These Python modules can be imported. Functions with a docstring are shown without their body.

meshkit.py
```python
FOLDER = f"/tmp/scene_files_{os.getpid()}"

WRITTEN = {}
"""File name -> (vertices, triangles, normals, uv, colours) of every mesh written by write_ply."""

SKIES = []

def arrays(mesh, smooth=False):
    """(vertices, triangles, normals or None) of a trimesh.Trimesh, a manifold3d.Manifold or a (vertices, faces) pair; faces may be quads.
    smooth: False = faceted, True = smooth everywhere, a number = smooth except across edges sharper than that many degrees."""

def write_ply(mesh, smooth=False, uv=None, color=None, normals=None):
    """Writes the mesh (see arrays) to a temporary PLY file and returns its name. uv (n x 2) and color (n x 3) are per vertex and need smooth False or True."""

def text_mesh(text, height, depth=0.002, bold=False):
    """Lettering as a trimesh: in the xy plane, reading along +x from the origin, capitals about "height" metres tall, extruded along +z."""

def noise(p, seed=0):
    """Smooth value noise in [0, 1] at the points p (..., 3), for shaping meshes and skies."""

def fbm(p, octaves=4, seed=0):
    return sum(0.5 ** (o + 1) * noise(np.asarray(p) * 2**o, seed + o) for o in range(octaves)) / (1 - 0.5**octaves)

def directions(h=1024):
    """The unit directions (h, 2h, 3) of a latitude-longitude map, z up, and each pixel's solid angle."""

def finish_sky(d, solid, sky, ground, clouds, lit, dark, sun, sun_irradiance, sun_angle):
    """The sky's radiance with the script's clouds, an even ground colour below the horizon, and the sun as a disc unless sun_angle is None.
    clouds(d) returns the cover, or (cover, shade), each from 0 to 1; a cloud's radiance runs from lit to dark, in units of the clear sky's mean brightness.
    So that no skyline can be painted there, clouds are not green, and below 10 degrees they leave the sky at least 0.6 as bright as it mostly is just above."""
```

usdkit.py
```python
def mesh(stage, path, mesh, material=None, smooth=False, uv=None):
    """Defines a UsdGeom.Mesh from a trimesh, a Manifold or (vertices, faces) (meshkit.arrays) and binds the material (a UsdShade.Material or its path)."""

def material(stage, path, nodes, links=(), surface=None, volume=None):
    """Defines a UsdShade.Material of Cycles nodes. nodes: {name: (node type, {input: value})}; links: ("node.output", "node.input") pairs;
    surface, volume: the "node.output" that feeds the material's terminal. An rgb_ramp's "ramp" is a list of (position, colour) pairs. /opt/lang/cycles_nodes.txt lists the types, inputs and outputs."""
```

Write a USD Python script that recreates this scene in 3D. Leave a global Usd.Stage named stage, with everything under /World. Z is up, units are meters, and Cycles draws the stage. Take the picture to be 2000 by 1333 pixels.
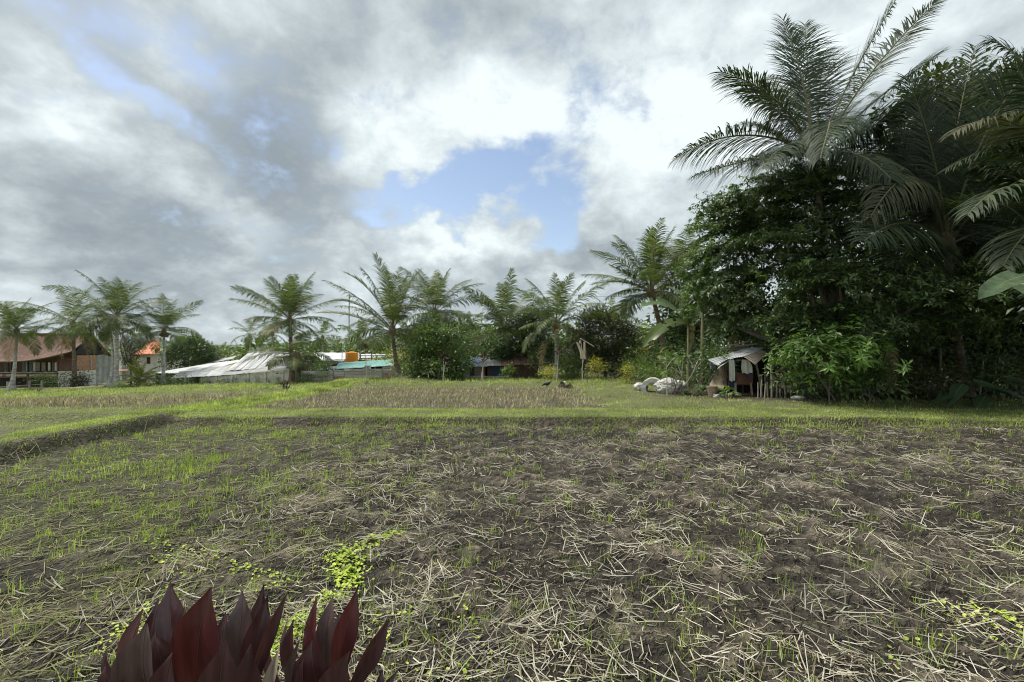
import math, random
import numpy as np
import trimesh
import meshkit, usdkit
from pxr import Usd, UsdGeom, UsdLux, UsdShade, Gf, Sdf, Vt

stage = Usd.Stage.CreateInMemory()
UsdGeom.SetStageUpAxis(stage, UsdGeom.Tokens.z)
UsdGeom.SetStageMetersPerUnit(stage, 1.0)
UsdGeom.Xform.Define(stage, '/World')
UsdGeom.Scope.Define(stage, '/World/Looks')
PI = math.pi
F = 839.0        # focal length in pixels of the 2000 px wide photograph
EYE = 2.2        # eye height over the ploughed field
HOR = 680.0      # photograph row of the horizon

# ------------------------------------------------------------------ camera
cam = UsdGeom.Camera.Define(stage, '/World/camera')
cam.CreateHorizontalApertureAttr(36.0)
cam.CreateVerticalApertureAttr(36.0 * 682 / 1024)
cam.CreateFocalLengthAttr(36.0 * F / 2000.0)
cam.CreateVerticalApertureOffsetAttr((HOR - 666.5) / 2000.0 * 36.0)
cam.CreateClippingRangeAttr(Gf.Vec2f(0.05, 20000.0))
cam.CreateExposureAttr(EXPOSURE := 1.78)
cam.AddTranslateOp().Set(Gf.Vec3d(0, 0, EYE))
cam.AddRotateXYZOp().Set(Gf.Vec3f(90, 0, 0))

# ------------------------------------------------------------------ sky and sun
SUN_EL, SUN_AZ = math.radians(62), math.radians(-72)
SUN_INTENSITY, SUN_ANGLE = 0.4, 14.0
SKY_STRENGTH = 0.1


class Graph:
    """Collects shader nodes; an input given as '@node.output' is a link."""
    def __init__(self):
        self.nodes, self.links = {}, []

    def add(self, kind, **inputs):
        name = f"{kind}{len(self.nodes)}"
        plain = {}
        for k, v in inputs.items():
            if isinstance(v, str) and v.startswith('@'):
                self.links.append((v[1:], f"{name}.{k}"))
            else:
                plain[k] = v
        self.nodes[name] = (kind, plain)
        return '@' + name

    def math(self, op, a, b=0.0, c=0.0, clamp=False):
        return self.add('math', math_type=op, value1=a, value2=b, value3=c, use_clamp=clamp) + '.value'

    def vmath(self, op, a, b=(0, 0, 0), out='vector', scale=1.0):
        return self.add('vector_math', math_type=op, vector1=a, vector2=b, scale=scale) + '.' + out

    def noise(self, vec, scale, detail=2.0, rough=0.5, distortion=0.0, out='fac'):
        return self.add('noise_texture', vector=vec, scale=scale, detail=detail, roughness=rough, distortion=distortion) + '.' + out

    def smooth(self, v, a, b, to0=0.0, to1=1.0):
        return self.add('map_range', range_type='smoothstep', value=v, from_min=a, from_max=b, to_min=to0, to_max=to1, clamp=True) + '.result'

    def ramp(self, fac, stops):
        return self.add('rgb_ramp', fac=fac, ramp=stops) + '.color'

    def mix(self, fac, a, b, kind='mix'):
        return self.add('mix', mix_type=kind, fac=fac, color1=a, color2=b) + '.color'

    def make(self, path, surface=None, volume=None):
        return usdkit.material(stage, path, self.nodes, self.links, surface=surface and surface[1:], volume=volume and volume[1:])


def look_dir(px, py):
    d = np.array([(px - 1000) / F, 1.0, (HOR - py) / F])
    return d / np.linalg.norm(d)


def sky_material():
    g = Graph()
    d = g.add('texture_coordinate') + '.generated'
    sky = g.add('sky_texture', sky_type='single_scattering', sun_disc=False, sun_elevation=SUN_EL, sun_rotation=SUN_AZ) + '.color'
    z = g.add('separate_xyz', vector=d) + '.z'
    # the layer of cloud seen in perspective
    k = g.math('divide', 1.0, g.math('add', g.math('maximum', z, 0.0), 0.65))
    p = g.vmath('scale', d, scale=k)
    w1 = g.vmath('subtract', g.noise(p, 2.2, 4, 0.55, out='color'), (0.5, 0.5, 0.5))
    dw = g.vmath('add', d, g.vmath('scale', w1, scale=0.26))
    w2 = g.vmath('subtract', g.noise(p, 6.0, 4, 0.6, out='color'), (0.5, 0.5, 0.5))
    dw = g.vmath('add', dw, g.vmath('scale', w2, scale=0.14))

    def blob(px, py, rx, ry, tilt=0.0, inner=0.0):
        c = look_dir(px, py)
        r = np.array([c[1], -c[0], 0]); r /= np.linalg.norm(r)
        u = np.cross(r, c)
        t = math.radians(tilt)
        r, u = r * math.cos(t) + u * math.sin(t), u * math.cos(t) - r * math.sin(t)
        s = c[1]    # angular size of a pixel shrinks away from the axis
        r, u = r / (rx / F * s), u / (ry / F * s)
        a = g.vmath('dot_product', dw, tuple(r), out='value')
        b = g.vmath('dot_product', dw, tuple(u), out='value')
        ab = g.add('combine_xyz', x=a, y=b, z=0.0) + '.vector'
        l = g.vmath('distance', ab, (float(r @ c), float(u @ c), 0.0), out='value')
        return g.smooth(l, inner, 1.0, 1.0, 0.0)

    def total(items):
        s = None
        for weight, *b in items:
            v = g.math('multiply', blob(*b), weight)
            s = v if s is None else g.math('add', s, v)
        return s

    holes = total(HOLES)
    shade = total(SHADES)
    n1 = g.noise(p, 4.2, 10, 0.58, 0.15)
    n2 = g.noise(p, 13.0, 9, 0.62, 0.2)
    n3 = g.noise(p, 2.0, 3, 0.5)
    light = g.math('multiply_add', g.math('subtract', n1, 0.5), 1.2, 0.58)
    light = g.math('multiply_add', g.math('subtract', n2, 0.5), 0.85, light)
    light = g.math('multiply_add', g.math('subtract', n3, 0.5), 0.40, light)
    light = g.math('add', light, shade)
    cloud = g.ramp(light, [(0.0, (0.29, 0.325, 0.345)), (0.25, (0.37, 0.41, 0.425)), (0.5, (0.51, 0.555, 0.56)),
                           (0.75, (0.68, 0.73, 0.725)), (1.0, (0.90, 0.94, 0.92))])
    cover = g.math('multiply_add', g.math('subtract', n1, 0.5), 2.2, g.math('subtract', 1.12, holes))
    cover = g.math('multiply_add', g.math('subtract', n2, 0.5), 1.9, cover)
    cover = g.smooth(cover, 0.0, 1.0)
    blue = g.vmath('multiply', sky, BLUE_GAIN)
    cloud = g.vmath('multiply', cloud, (CLOUD_GAIN * 0.955, CLOUD_GAIN, CLOUD_GAIN * 1.045))
    col = g.mix(cover, blue, cloud)
    bg = g.add('background_shader', color=col, strength=SKY_STRENGTH) + '.background'
    return g.make('/World/Looks/sky_look', surface=bg)


# cloud layout: (amount, photograph column, row, half width, half height, tilt): gaps of blue, then bright and grey banks
HOLES = [(1.55, 890, 388, 245, 56, 4), (1.6, 1075, 425, 90, 115, -25), (1.15, 1010, 340, 160, 60, 20), (0.85, 370, 120, 150, 120, -40),
         (0.75, 300, 240, 150, 50, -30), (0.6, 695, 290, 45, 70, 10), (0.5, 760, 200, 110, 60, 0), (0.5, 1150, 250, 240, 90, 15), (0.4, 130, 60, 200, 90, -30)]
SHADES = [(-0.40, 540, 330, 330, 200, -25), (-0.42, 230, 480, 440, 150, 0), (-0.22, 640, 110, 150, 190, 0), (-0.25, 1250, 480, 230, 110, 0),
          (-0.22, 1040, 520, 240, 60, 10), (-0.2, 450, 590, 500, 70, 0), (0.42, 130, 265, 210, 70, 25), (0.35, 480, 440, 130, 60, -10), (0.38, 880, 450, 230, 50, 0),
          (0.30, 900, 250, 330, 150, 10), (0.32, 1250, 260, 320, 200, 0), (0.25, 1500, 120, 500, 300, 0), (-0.25, 950, 20, 170, 80, 0), (-0.22, 1620, 60, 160, 60, 0)]
CLOUD_GAIN = 3.15
BLUE_GAIN = (0.62, 0.565, 0.51)

dome = UsdLux.DomeLight.Define(stage, '/World/sky')
dome.GetPrim().SetCustomDataByKey('kind', 'structure')
UsdShade.MaterialBindingAPI.Apply(dome.GetPrim()).Bind(sky_material())
sun = UsdLux.DistantLight.Define(stage, '/World/sun')
sun.CreateIntensityAttr(SUN_INTENSITY)
sun.CreateNormalizeAttr(True)
sun.CreateAngleAttr(SUN_ANGLE)
sun.CreateColorAttr(Gf.Vec3f(1.0, 0.96, 0.90))
sun.AddRotateXYZOp().Set(Gf.Vec3f(90 - math.degrees(SUN_EL), 0, -math.degrees(SUN_AZ) + 180))

# ------------------------------------------------------------------ naming, tagging
_used = {}


def numbered(parent, name):
    k = (parent, name)
    n = _used.get(k, 0)
    _used[k] = n + 1
    return f"{parent}/{name}" + (f"_{n:03d}" if n else '')


def tag(prim, label=None, cat=None, group=None, kind=None):
    for k, v in (('label', label), ('category', cat), ('group', group), ('kind', kind)):
        if v:
            prim.SetCustomDataByKey(k, v)
    return prim


LOC = {}
VARIED = set()      # materials that vary from leaf to leaf


def islands(n, f, seed):
    """One random number for all the vertices of each connected piece."""
    from scipy.sparse import coo_matrix
    from scipy.sparse.csgraph import connected_components
    a, b = np.concatenate([f[:, 0], f[:, 1]]), np.concatenate([f[:, 1], f[:, 2]])
    k, lab = connected_components(coo_matrix((np.ones(len(a), np.int8), (a, b)), shape=(n, n)), directed=False)
    return np.random.default_rng(seed).random(k)[lab]


def vary(m, mat, v, f, seed):
    if str(mat.GetPath()) in VARIED:
        UsdGeom.PrimvarsAPI(m).CreatePrimvar('piece', Sdf.ValueTypeNames.FloatArray, 'vertex').Set(Vt.FloatArray.FromNumpy(islands(len(v), np.asarray(f), seed).astype(np.float32)))



def thing(name, label, cat, loc, group=None):
    path = numbered('/World', name)
    x = UsdGeom.Xform.Define(stage, path)
    x.AddTranslateOp().Set(Gf.Vec3d(*map(float, loc)))
    LOC[path] = np.asarray(loc, float)
    tag(x.GetPrim(), label, cat, group)
    return path


def part(parent, name, mesh, mat, smooth=False, tint=None, label=None):
    """A mesh under a thing (or under a part of it), given in world coordinates."""
    v, f = mesh if isinstance(mesh, tuple) else (np.array(mesh.vertices), np.array(mesh.faces))
    path = numbered(parent, name)
    top = '/'.join(path.split('/')[:3])
    m = usdkit.mesh(stage, path, (np.asarray(v, float) - LOC.get(top, 0.0), f), mat, smooth=smooth)
    vary(m, mat, v, f, len(v))
    if tint is not None:
        UsdGeom.PrimvarsAPI(m).CreatePrimvar('tint', Sdf.ValueTypeNames.Float3Array, 'vertex').Set(Vt.Vec3fArray.FromNumpy(np.asarray(tint, np.float32)))
    if label:
        tag(m.GetPrim(), label)
    return path


def single(name, mesh, mat, label=None, cat=None, group=None, kind=None, smooth=False, tint=None):
    """A top-level mesh."""
    path = part('/World', name, mesh, mat, smooth, tint)
    tag(stage.GetPrimAtPath(path), label, cat, group, kind)
    return path


# ------------------------------------------------------------------ geometry
def unit(a):
    a = np.asarray(a, float)
    return a / np.maximum(np.linalg.norm(a, axis=-1, keepdims=True), 1e-9)


def join(*meshes):
    vs, fs, n = [], [], 0
    for m in meshes:
        v, f = m if isinstance(m, tuple) else (np.array(m.vertices), np.array(m.faces))
        f = np.asarray(f)
        if f.shape[1] == 4:
            f = np.vstack([f[:, [0, 1, 2]], f[:, [0, 2, 3]]])
        vs.append(v); fs.append(f + n); n += len(v)
    return np.vstack(vs), np.vstack(fs)


def P(px, py, y):
    """The point at depth y that the photograph shows at column px, row py."""
    return np.array([(px - 1000) / F * y, y, EYE - (py - HOR) / F * y])


def tube(points, radii, sides=8, cap=True):
    p = np.asarray(points, float)
    r = np.broadcast_to(np.asarray(radii, float), (len(p),))
    t = unit(np.gradient(p, axis=0))
    a = np.zeros_like(p)
    ref = np.array([1.0, 0, 0]) if abs(t[0][0]) < 0.8 else np.array([0, 1.0, 0])
    for i in range(len(p)):
        ref = ref - t[i] * (ref @ t[i])
        ref = ref / (np.linalg.norm(ref) + 1e-9)
        a[i] = ref
    b = np.cross(t, a)
    ang = np.arange(sides) * 2 * PI / sides
    v = p[:, None] + r[:, None, None] * (np.cos(ang)[None, :, None] * a[:, None] + np.sin(ang)[None, :, None] * b[:, None])
    i, j = np.meshgrid(np.arange(len(p) - 1), np.arange(sides), indexing='ij')
    q = np.stack([i * sides + j, i * sides + (j + 1) % sides, (i + 1) * sides + (j + 1) % sides, (i + 1) * sides + j], -1).reshape(-1, 4)
    f = np.vstack([q[:, [0, 1, 2]], q[:, [0, 2, 3]]])
    v = v.reshape(-1, 3)
    if cap:
        n = len(v)
        v = np.vstack([v, p[-1], p[0]])
        k = np.arange(sides)
        e = (len(p) - 1) * sides
        f = np.vstack([f, np.stack([e + k, e + (k + 1) % sides, np.full(sides, n)], 1), np.stack([(k + 1) % sides, k, np.full(sides, n + 1)], 1)])
    return v, f


def bezier(pts, n=14):
    t = np.linspace(0, 1, n)[:, None]
    p = [np.asarray(x, float) for x in pts]
    while len(p) > 1:
        p = [a * (1 - t) + b * t for a, b in zip(p[:-1], p[1:])]
    return p[0]


def box_between(a, b, z0, z1, thick):
    """An upright slab over the ground line a-b (x, y)."""
    a, b = np.asarray(a, float)[:2], np.asarray(b, float)[:2]
    n = unit(np.array([-(b - a)[1], (b - a)[0]])) * thick / 2
    q = [a - n, b - n, b + n, a + n]
    v = np.array([[*p, z] for z in (z0, z1) for p in q])
    f = np.array([[0, 3, 2, 1], [4, 5, 6, 7], [0, 1, 5, 4], [1, 2, 6, 5], [2, 3, 7, 6], [3, 0, 4, 7]])
    return join((v, f))


def bar(a, b, w, h=None):
    """A square bar from a to b."""
    h = h or w
    a, b = np.asarray(a, float), np.asarray(b, float)
    t = unit(b - a)
    s = np.cross(t, [0, 0, 1.0]) if abs(t[2]) < 0.95 else np.cross(t, [1.0, 0, 0])
    s = unit(s); u = np.cross(s, t)
    q = [(-1, -1), (1, -1), (1, 1), (-1, 1)]
    v = np.array([c + s * w / 2 * i + u * h / 2 * j for c in (a, b) for i, j in q])
    f = np.array([[0, 3, 2, 1], [4, 5, 6, 7], [0, 1, 5, 4], [1, 2, 6, 5], [2, 3, 7, 6], [3, 0, 4, 7]])
    return join((v, f))


def quad_sheet(c00, c10, c11, c01, nu, nv, offset=None, thick=0.0):
    """A patch over four corners (bottom left, bottom right, top right, top left); offset(u, v) lifts it along its normal."""
    u, v = np.meshgrid(np.linspace(0, 1, nu), np.linspace(0, 1, nv), indexing='xy')
    c = [np.asarray(x, float) for x in (c00, c10, c11, c01)]
    p = (c[0] * ((1 - u) * (1 - v))[..., None] + c[1] * (u * (1 - v))[..., None] + c[2] * (u * v)[..., None] + c[3] * ((1 - u) * v)[..., None])
    n = unit(np.cross(c[1] - c[0], c[3] - c[0]))
    if offset is not None:
        p = p + offset(u, v)[..., None] * n
    i, j = np.meshgrid(np.arange(nv - 1), np.arange(nu - 1), indexing='ij')
    q = np.stack([i * nu + j, i * nu + j + 1, (i + 1) * nu + j + 1, (i + 1) * nu + j], -1).reshape(-1, 4)
    p = p.reshape(-1, 3)
    if not thick:
        return join((p, q))
    m = len(p)
    ring = list(range(nu)) + [r * nu + nu - 1 for r in range(1, nv)] + [(nv - 1) * nu + k for k in range(nu - 2, -1, -1)] + [r * nu for r in range(nv - 2, 0, -1)]
    sides = np.array([[ring[k], ring[k] + m, ring[(k + 1) % len(ring)] + m, ring[(k + 1) % len(ring)]] for k in range(len(ring))])
    return join((np.vstack([p, p - n * thick]), np.vstack([q, q[:, ::-1] + m, sides])))


def corrugated(c00, c10, c11, c01, pitch=0.09, amp=0.011, nv=3, sag=0.0, rs=None):
    wide = np.linalg.norm(np.asarray(c10) - np.asarray(c00))
    waves = max(2, int(wide / pitch))
    ph = 0 if rs is None else rs.uniform(0, 6)
    bend = 0 if rs is None else rs.uniform(-1, 1)
    return quad_sheet(c00, c10, c11, c01, waves * 4 + 1, nv, lambda u, v: amp * np.sin(2 * PI * waves * u) + sag * (np.sin(PI * v) * -1 + bend * u * (1 - v)) + 0.4 * sag * np.sin(5 * u + ph), 0.004)


def frames(p, up=(0, 0, 1.0)):
    t = unit(np.gradient(p, axis=0))
    s = np.cross(t, np.asarray(up, float))
    bad = np.linalg.norm(s, axis=1) < 0.08
    if bad.any():
        ok = s[~bad]
        s[bad] = ok[0] if len(ok) else [1, 0, 0]
    s = unit(s)
    return t, s, np.cross(s, t)


def frond(curve, leaf, n, rs, segs=2, start=0.16, width=0.045, rachis=0.03, droop=0.55, twist=0.0, gap=0.0, up=(0, 0, 1.0), dry=0.0, vee=0.25, sweep=(74, 36)):
    """A pinnate palm leaf along a curve: rachis and two rows of leaflets. Returns mesh and tint (rib, how dry, 0)."""
    p = np.asarray(curve, float)
    t, s, nn = frames(p, up)
    m = len(p)
    ang = twist * np.linspace(0, 1, m)[:, None]
    s, nn = s * np.cos(ang) + nn * np.sin(ang), nn * np.cos(ang) - s * np.sin(ang)
    k = np.repeat(np.linspace(start, 0.995, n), 2)
    side = np.tile([-1.0, 1.0], n)
    k = np.clip(k + rs.normal(0, 0.004, len(k)), 0, 0.999)
    keep = rs.random(len(k)) > gap
    k, side = k[keep], side[keep]
    at = k * (m - 1)
    i0 = np.minimum(at.astype(int), m - 2)
    w = (at - i0)[:, None]
    mixv = lambda a: a[i0] * (1 - w) + a[i0 + 1] * w
    B, T, S, N = mixv(p), unit(mixv(t)), unit(mixv(s)), unit(mixv(nn))
    kk = (k - start) / (1 - start)
    ln = leaf * (0.45 + 0.55 * np.sin(PI * np.clip(kk * 0.80 + 0.16, 0, 1))) * (1 - 0.45 * kk ** 3) * rs.uniform(0.85, 1.1, len(k))
    a = np.radians(sweep[0] + (sweep[1] - sweep[0]) * kk + rs.normal(0, 7, len(k)))[:, None]
    v = (vee + rs.normal(0, 0.10, len(k)))[:, None]
    d = unit(T * np.cos(a) + (S * side[:, None] * np.cos(v) + N * np.sin(v)) * np.sin(a))
    g = droop * rs.uniform(0.7, 1.35, (len(k), 1))
    W = unit(T - d * (T * d).sum(1, keepdims=True))
    wd = width * (0.7 + 0.3 * np.sin(PI * kk)) * rs.uniform(0.8, 1.2, len(k))
    rows = []
    pos, dd, step = B, d, ln[:, None] / segs
    prof = {2: [0.55, 1.0], 3: [0.5, 1.0, 0.75], 4: [0.5, 1.0, 0.9, 0.6]}[segs]
    for q in range(segs):
        h = (wd * prof[q] / 2)[:, None]
        rows += [pos - W * h, pos + W * h]
        pos = pos + dd * step
        dd = unit(dd + np.array([0, 0, -1.0]) * g * (q + 1) / segs)
    rows.append(pos)
    c = 2 * segs + 1
    V = np.stack(rows, 1).reshape(-1, 3)
    tri = []
    for q in range(segs - 1):
        tri += [[2 * q, 2 * q + 1, 2 * q + 3], [2 * q, 2 * q + 3, 2 * q + 2]]
    tri.append([2 * segs - 2, 2 * segs - 1, 2 * segs])
    Fc = (np.arange(len(k))[:, None, None] * c + np.array(tri)[None]).reshape(-1, 3)
    rad = rachis * np.linspace(1, 0.18, m) ** 0.8
    rv, rf = tube(p, rad, 5)
    tint = np.zeros((len(V) + len(rv), 3))
    tint[len(V):, 0] = 1
    tint[:len(V), 1] = np.repeat(np.clip(dry + (kk - 0.6) * dry, 0, 1), c)
    tint[len(V):, 1] = dry
    return join((V, Fc), (rv, rf)), tint


def arc(start, az, el, length, droop, n=12, side=0.0):
    """A frond's line: leaves at elevation el (radians), bends down by droop (radians) along its length, and sideways."""
    s = np.linspace(0, 1, n)
    e = el - droop * s ** 1.4
    a = az + side * s
    d = np.stack([np.cos(e) * np.sin(a), np.cos(e) * np.cos(a), np.sin(e)], 1)
    p = np.vstack([[0, 0, 0], np.cumsum((d[:-1] + d[1:]) / 2, 0)]) * length / (n - 1)
    return np.asarray(start, float) + p


def blade_leaf(pts, width, prof='banana', fold=0.25, face=(0, 0, 1.0), n=12, k=3, wave=0.0, rs=None, tear=0):
    """A broad leaf along a curve: 2k + 1 columns across; face is the side its upper surface looks to. Returns mesh and tint (midrib)."""
    p = bezier(pts, n)
    t = unit(np.gradient(p, axis=0))
    nn = np.asarray(face, float) - t * (t @ np.asarray(face, float))[:, None]
    nn = unit(nn); s = np.cross(t, nn)
    x = np.linspace(0, 1, n)
    if prof == 'banana':
        w = np.clip(np.sin(PI * np.clip(x * 0.93 + 0.05, 0, 1)), 0, 1) ** 0.45
        w[-1] = 0.03; w[0] = 0.10
    elif prof == 'lance':
        w = np.interp(x, [0, 0.1, 0.3, 0.45, 0.57, 0.67, 0.77, 0.86, 0.93, 0.97, 1], [0.24, 0.26, 0.46, 0.82, 1.0, 0.95, 0.74, 0.42, 0.18, 0.08, 0.01])
        w[-1] = 0.01
    else:   # heart
        w = np.clip(1.25 * (1 - x) ** 0.75 * np.minimum(1, 0.55 + 3.2 * x), 0, 1.1)
    u = np.linspace(-1, 1, 2 * k + 1)
    off = s[:, None] * (u[None, :, None] * (w * width / 2)[:, None, None])
    lift = fold * (np.abs(u) ** 1.6)[None] * (w * width / 2)[:, None]
    if wave and rs is not None:
        ph = rs.uniform(0, 6, 2)
        lift = lift + wave * width * np.abs(u)[None] ** 2 * (np.sin(9 * x + ph[0])[:, None] * (u[None] > 0) + np.sin(10 * x + ph[1])[:, None] * (u[None] < 0))
    v = p[:, None] + off + nn[:, None] * lift[..., None]
    c = 2 * k + 1
    i, j = np.meshgrid(np.arange(n - 1), np.arange(c - 1), indexing='ij')
    i, j = i.ravel(), j.ravel()
    if tear and rs is not None:
        cut = set(zip(rs.integers(1, n - 2, tear).tolist(), rs.integers(0, 2, tear).tolist()))
        ok = np.array([not ((a, 0) in cut and b < k - 1 or (a, 1) in cut and b > k) for a, b in zip(i, j)])
        i, j = i[ok], j[ok]
    q = np.stack([i * c + j, i * c + j + 1, (i + 1) * c + j + 1, (i + 1) * c + j], -1)
    V = v.reshape(-1, 3)
    rib = tube(p - nn * (0.004 if prof != 'lance' else -0.0006), width * (0.035 if prof != 'lance' else 0.022) * np.linspace(1, 0.15, n), 4)
    tint = np.zeros((len(V) + len(rib[0]), 3)); tint[len(V):, 0] = 1
    m = join((V, q), rib)
    return m, tint


def leaf_cloud(center, axis, normal, length, width, fold=0.22):
    """Small leaves: base, two sides, tip and a sunken middle: 4 triangles each."""
    axis = unit(axis)
    normal = unit(normal - axis * (normal * axis).sum(1, keepdims=True))
    side = np.cross(axis, normal)
    L, W = np.asarray(length)[:, None], np.asarray(width)[:, None]
    mid = center + axis * L * 0.45
    V = np.stack([center, mid - side * W / 2 + normal * W * fold, mid + side * W / 2 + normal * W * fold, center + axis * L - normal * L * 0.08, mid], 1).reshape(-1, 3)
    f = np.array([[0, 4, 1], [0, 2, 4], [1, 4, 3], [4, 2, 3]])
    return V, (np.arange(len(center))[:, None, None] * 5 + f[None]).reshape(-1, 3)


def in_sphere(n, rs):
    return unit(rs.normal(size=(n, 3)))


def crown(ells, n_clumps, per, leaf, rs, width=0.42, clump=0.35, flat=0.6, shell=(0.72, 1.0), droop=0.35, whorl=False, under=0.25, jitter=0.25, inner=0.0, splay=0.8, boughs=0, spread=0.9):
    """Foliage: clumps of leaves on and under the skins of a few ellipsoids (center, radii). Returns the mesh and the clump centres."""
    c = np.array([e[0] for e in ells], float); r = np.array([e[1] for e in ells], float)
    area = (r[:, 0] * r[:, 1] + r[:, 0] * r[:, 2] + r[:, 1] * r[:, 2])
    pick = rs.choice(len(ells), n_clumps * 3, p=area / area.sum())
    d = in_sphere(len(pick), rs)
    low = d[:, 2] < -0.2
    d[low & (rs.random(len(d)) > under), 2] *= -1
    rad = rs.uniform(*shell, len(pick))
    if inner:
        rad = np.where(rs.random(len(pick)) < inner, rs.uniform(0.35, 0.75, len(pick)), rad)
    wob = 1 + jitter * (meshkit.noise(d * 2.2 + pick[:, None] * 7.3, 5) - 0.5) * 2
    q = c[pick] + d * r[pick] * (rad * wob)[:, None]
    inside = np.zeros(len(q), bool)
    for k in range(len(ells)):
        inside |= (np.linalg.norm((q - c[k]) / r[k], axis=1) < (0.62 if not inner else 0.35)) & (pick != k)
    sel = np.flatnonzero(~inside)[:n_clumps]
    q, d, pick = q[sel], d[sel], pick[sel]
    out = unit(d / r[pick])
    N = len(q)
    if boughs:      # layered sprays: flat, drooping shelves of foliage
        b = np.arange(N) % min(boughs, N)
        nb = unit(np.array([0, 0, 0.85]) + out[b] * 0.55 + rs.normal(0, 0.12, (N, 3)))
        nb = nb[b]
        e1 = unit(np.cross(nb, np.array([0.3, 1.0, 0.1]))); e2 = np.cross(nb, e1)
        rr = np.sqrt(rs.random(N))[:, None] * (spread * np.random.default_rng(N).uniform(0.55, 1.3, N)[b])[:, None]
        th = rs.uniform(0, 2 * PI, N)[:, None]
        q = q[b] + e1 * np.cos(th) * rr + e2 * np.sin(th) * rr + nb * rs.normal(0, 0.07, (N, 1)) * spread - np.array([0, 0, 1.0]) * 0.28 * rr ** 2 / spread
        out = unit(nb * 0.8 + out[b] * 0.5)
    if whorl:
        twig = unit(out * 0.8 + np.array([0, 0, 0.45]) + rs.normal(0, 0.35, (N, 3)))
        a = unit(np.cross(twig, in_sphere(N, rs))); b = np.cross(twig, a)
        ph = (np.arange(per)[None] * 2 * PI / per + rs.uniform(0, 6, (N, 1)) + rs.normal(0, 0.25, (N, per)))[..., None]
        radial = a[:, None] * np.cos(ph) + b[:, None] * np.sin(ph)
        ax = radial * splay + twig[:, None] * rs.uniform(0.0, 0.7, (N, per, 1)) + np.array([0, 0, -1.0]) * droop * rs.uniform(0.5, 1.6, (N, per, 1))
        nr = twig[:, None] * 0.9 + radial * 0.35 + rs.normal(0, 0.15, (N, per, 3))
        ctr = q[:, None] + twig[:, None] * rs.uniform(-0.5, 0.5, (N, per, 1)) * clump
    else:
        g = rs.normal(0, 1, (N, per, 3)) * clump
        g[..., 2] *= flat
        ctr = q[:, None] + g
        ax = out[:, None] * 0.7 + unit(g) * 0.8 + rs.normal(0, 0.5, (N, per, 3)) + np.array([0, 0, -1.0]) * droop
        nr = np.array([0, 0, 0.9]) + out[:, None] * 0.5 + rs.normal(0, 0.45, (N, per, 3))
    M = N * per
    ln = leaf * rs.uniform(0.65, 1.2, M) * np.repeat(rs.uniform(0.8, 1.15, N), per)
    return leaf_cloud(ctr.reshape(M, 3), ax.reshape(M, 3), nr.reshape(M, 3), ln, ln * width * rs.uniform(0.8, 1.2, M)), q


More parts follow.
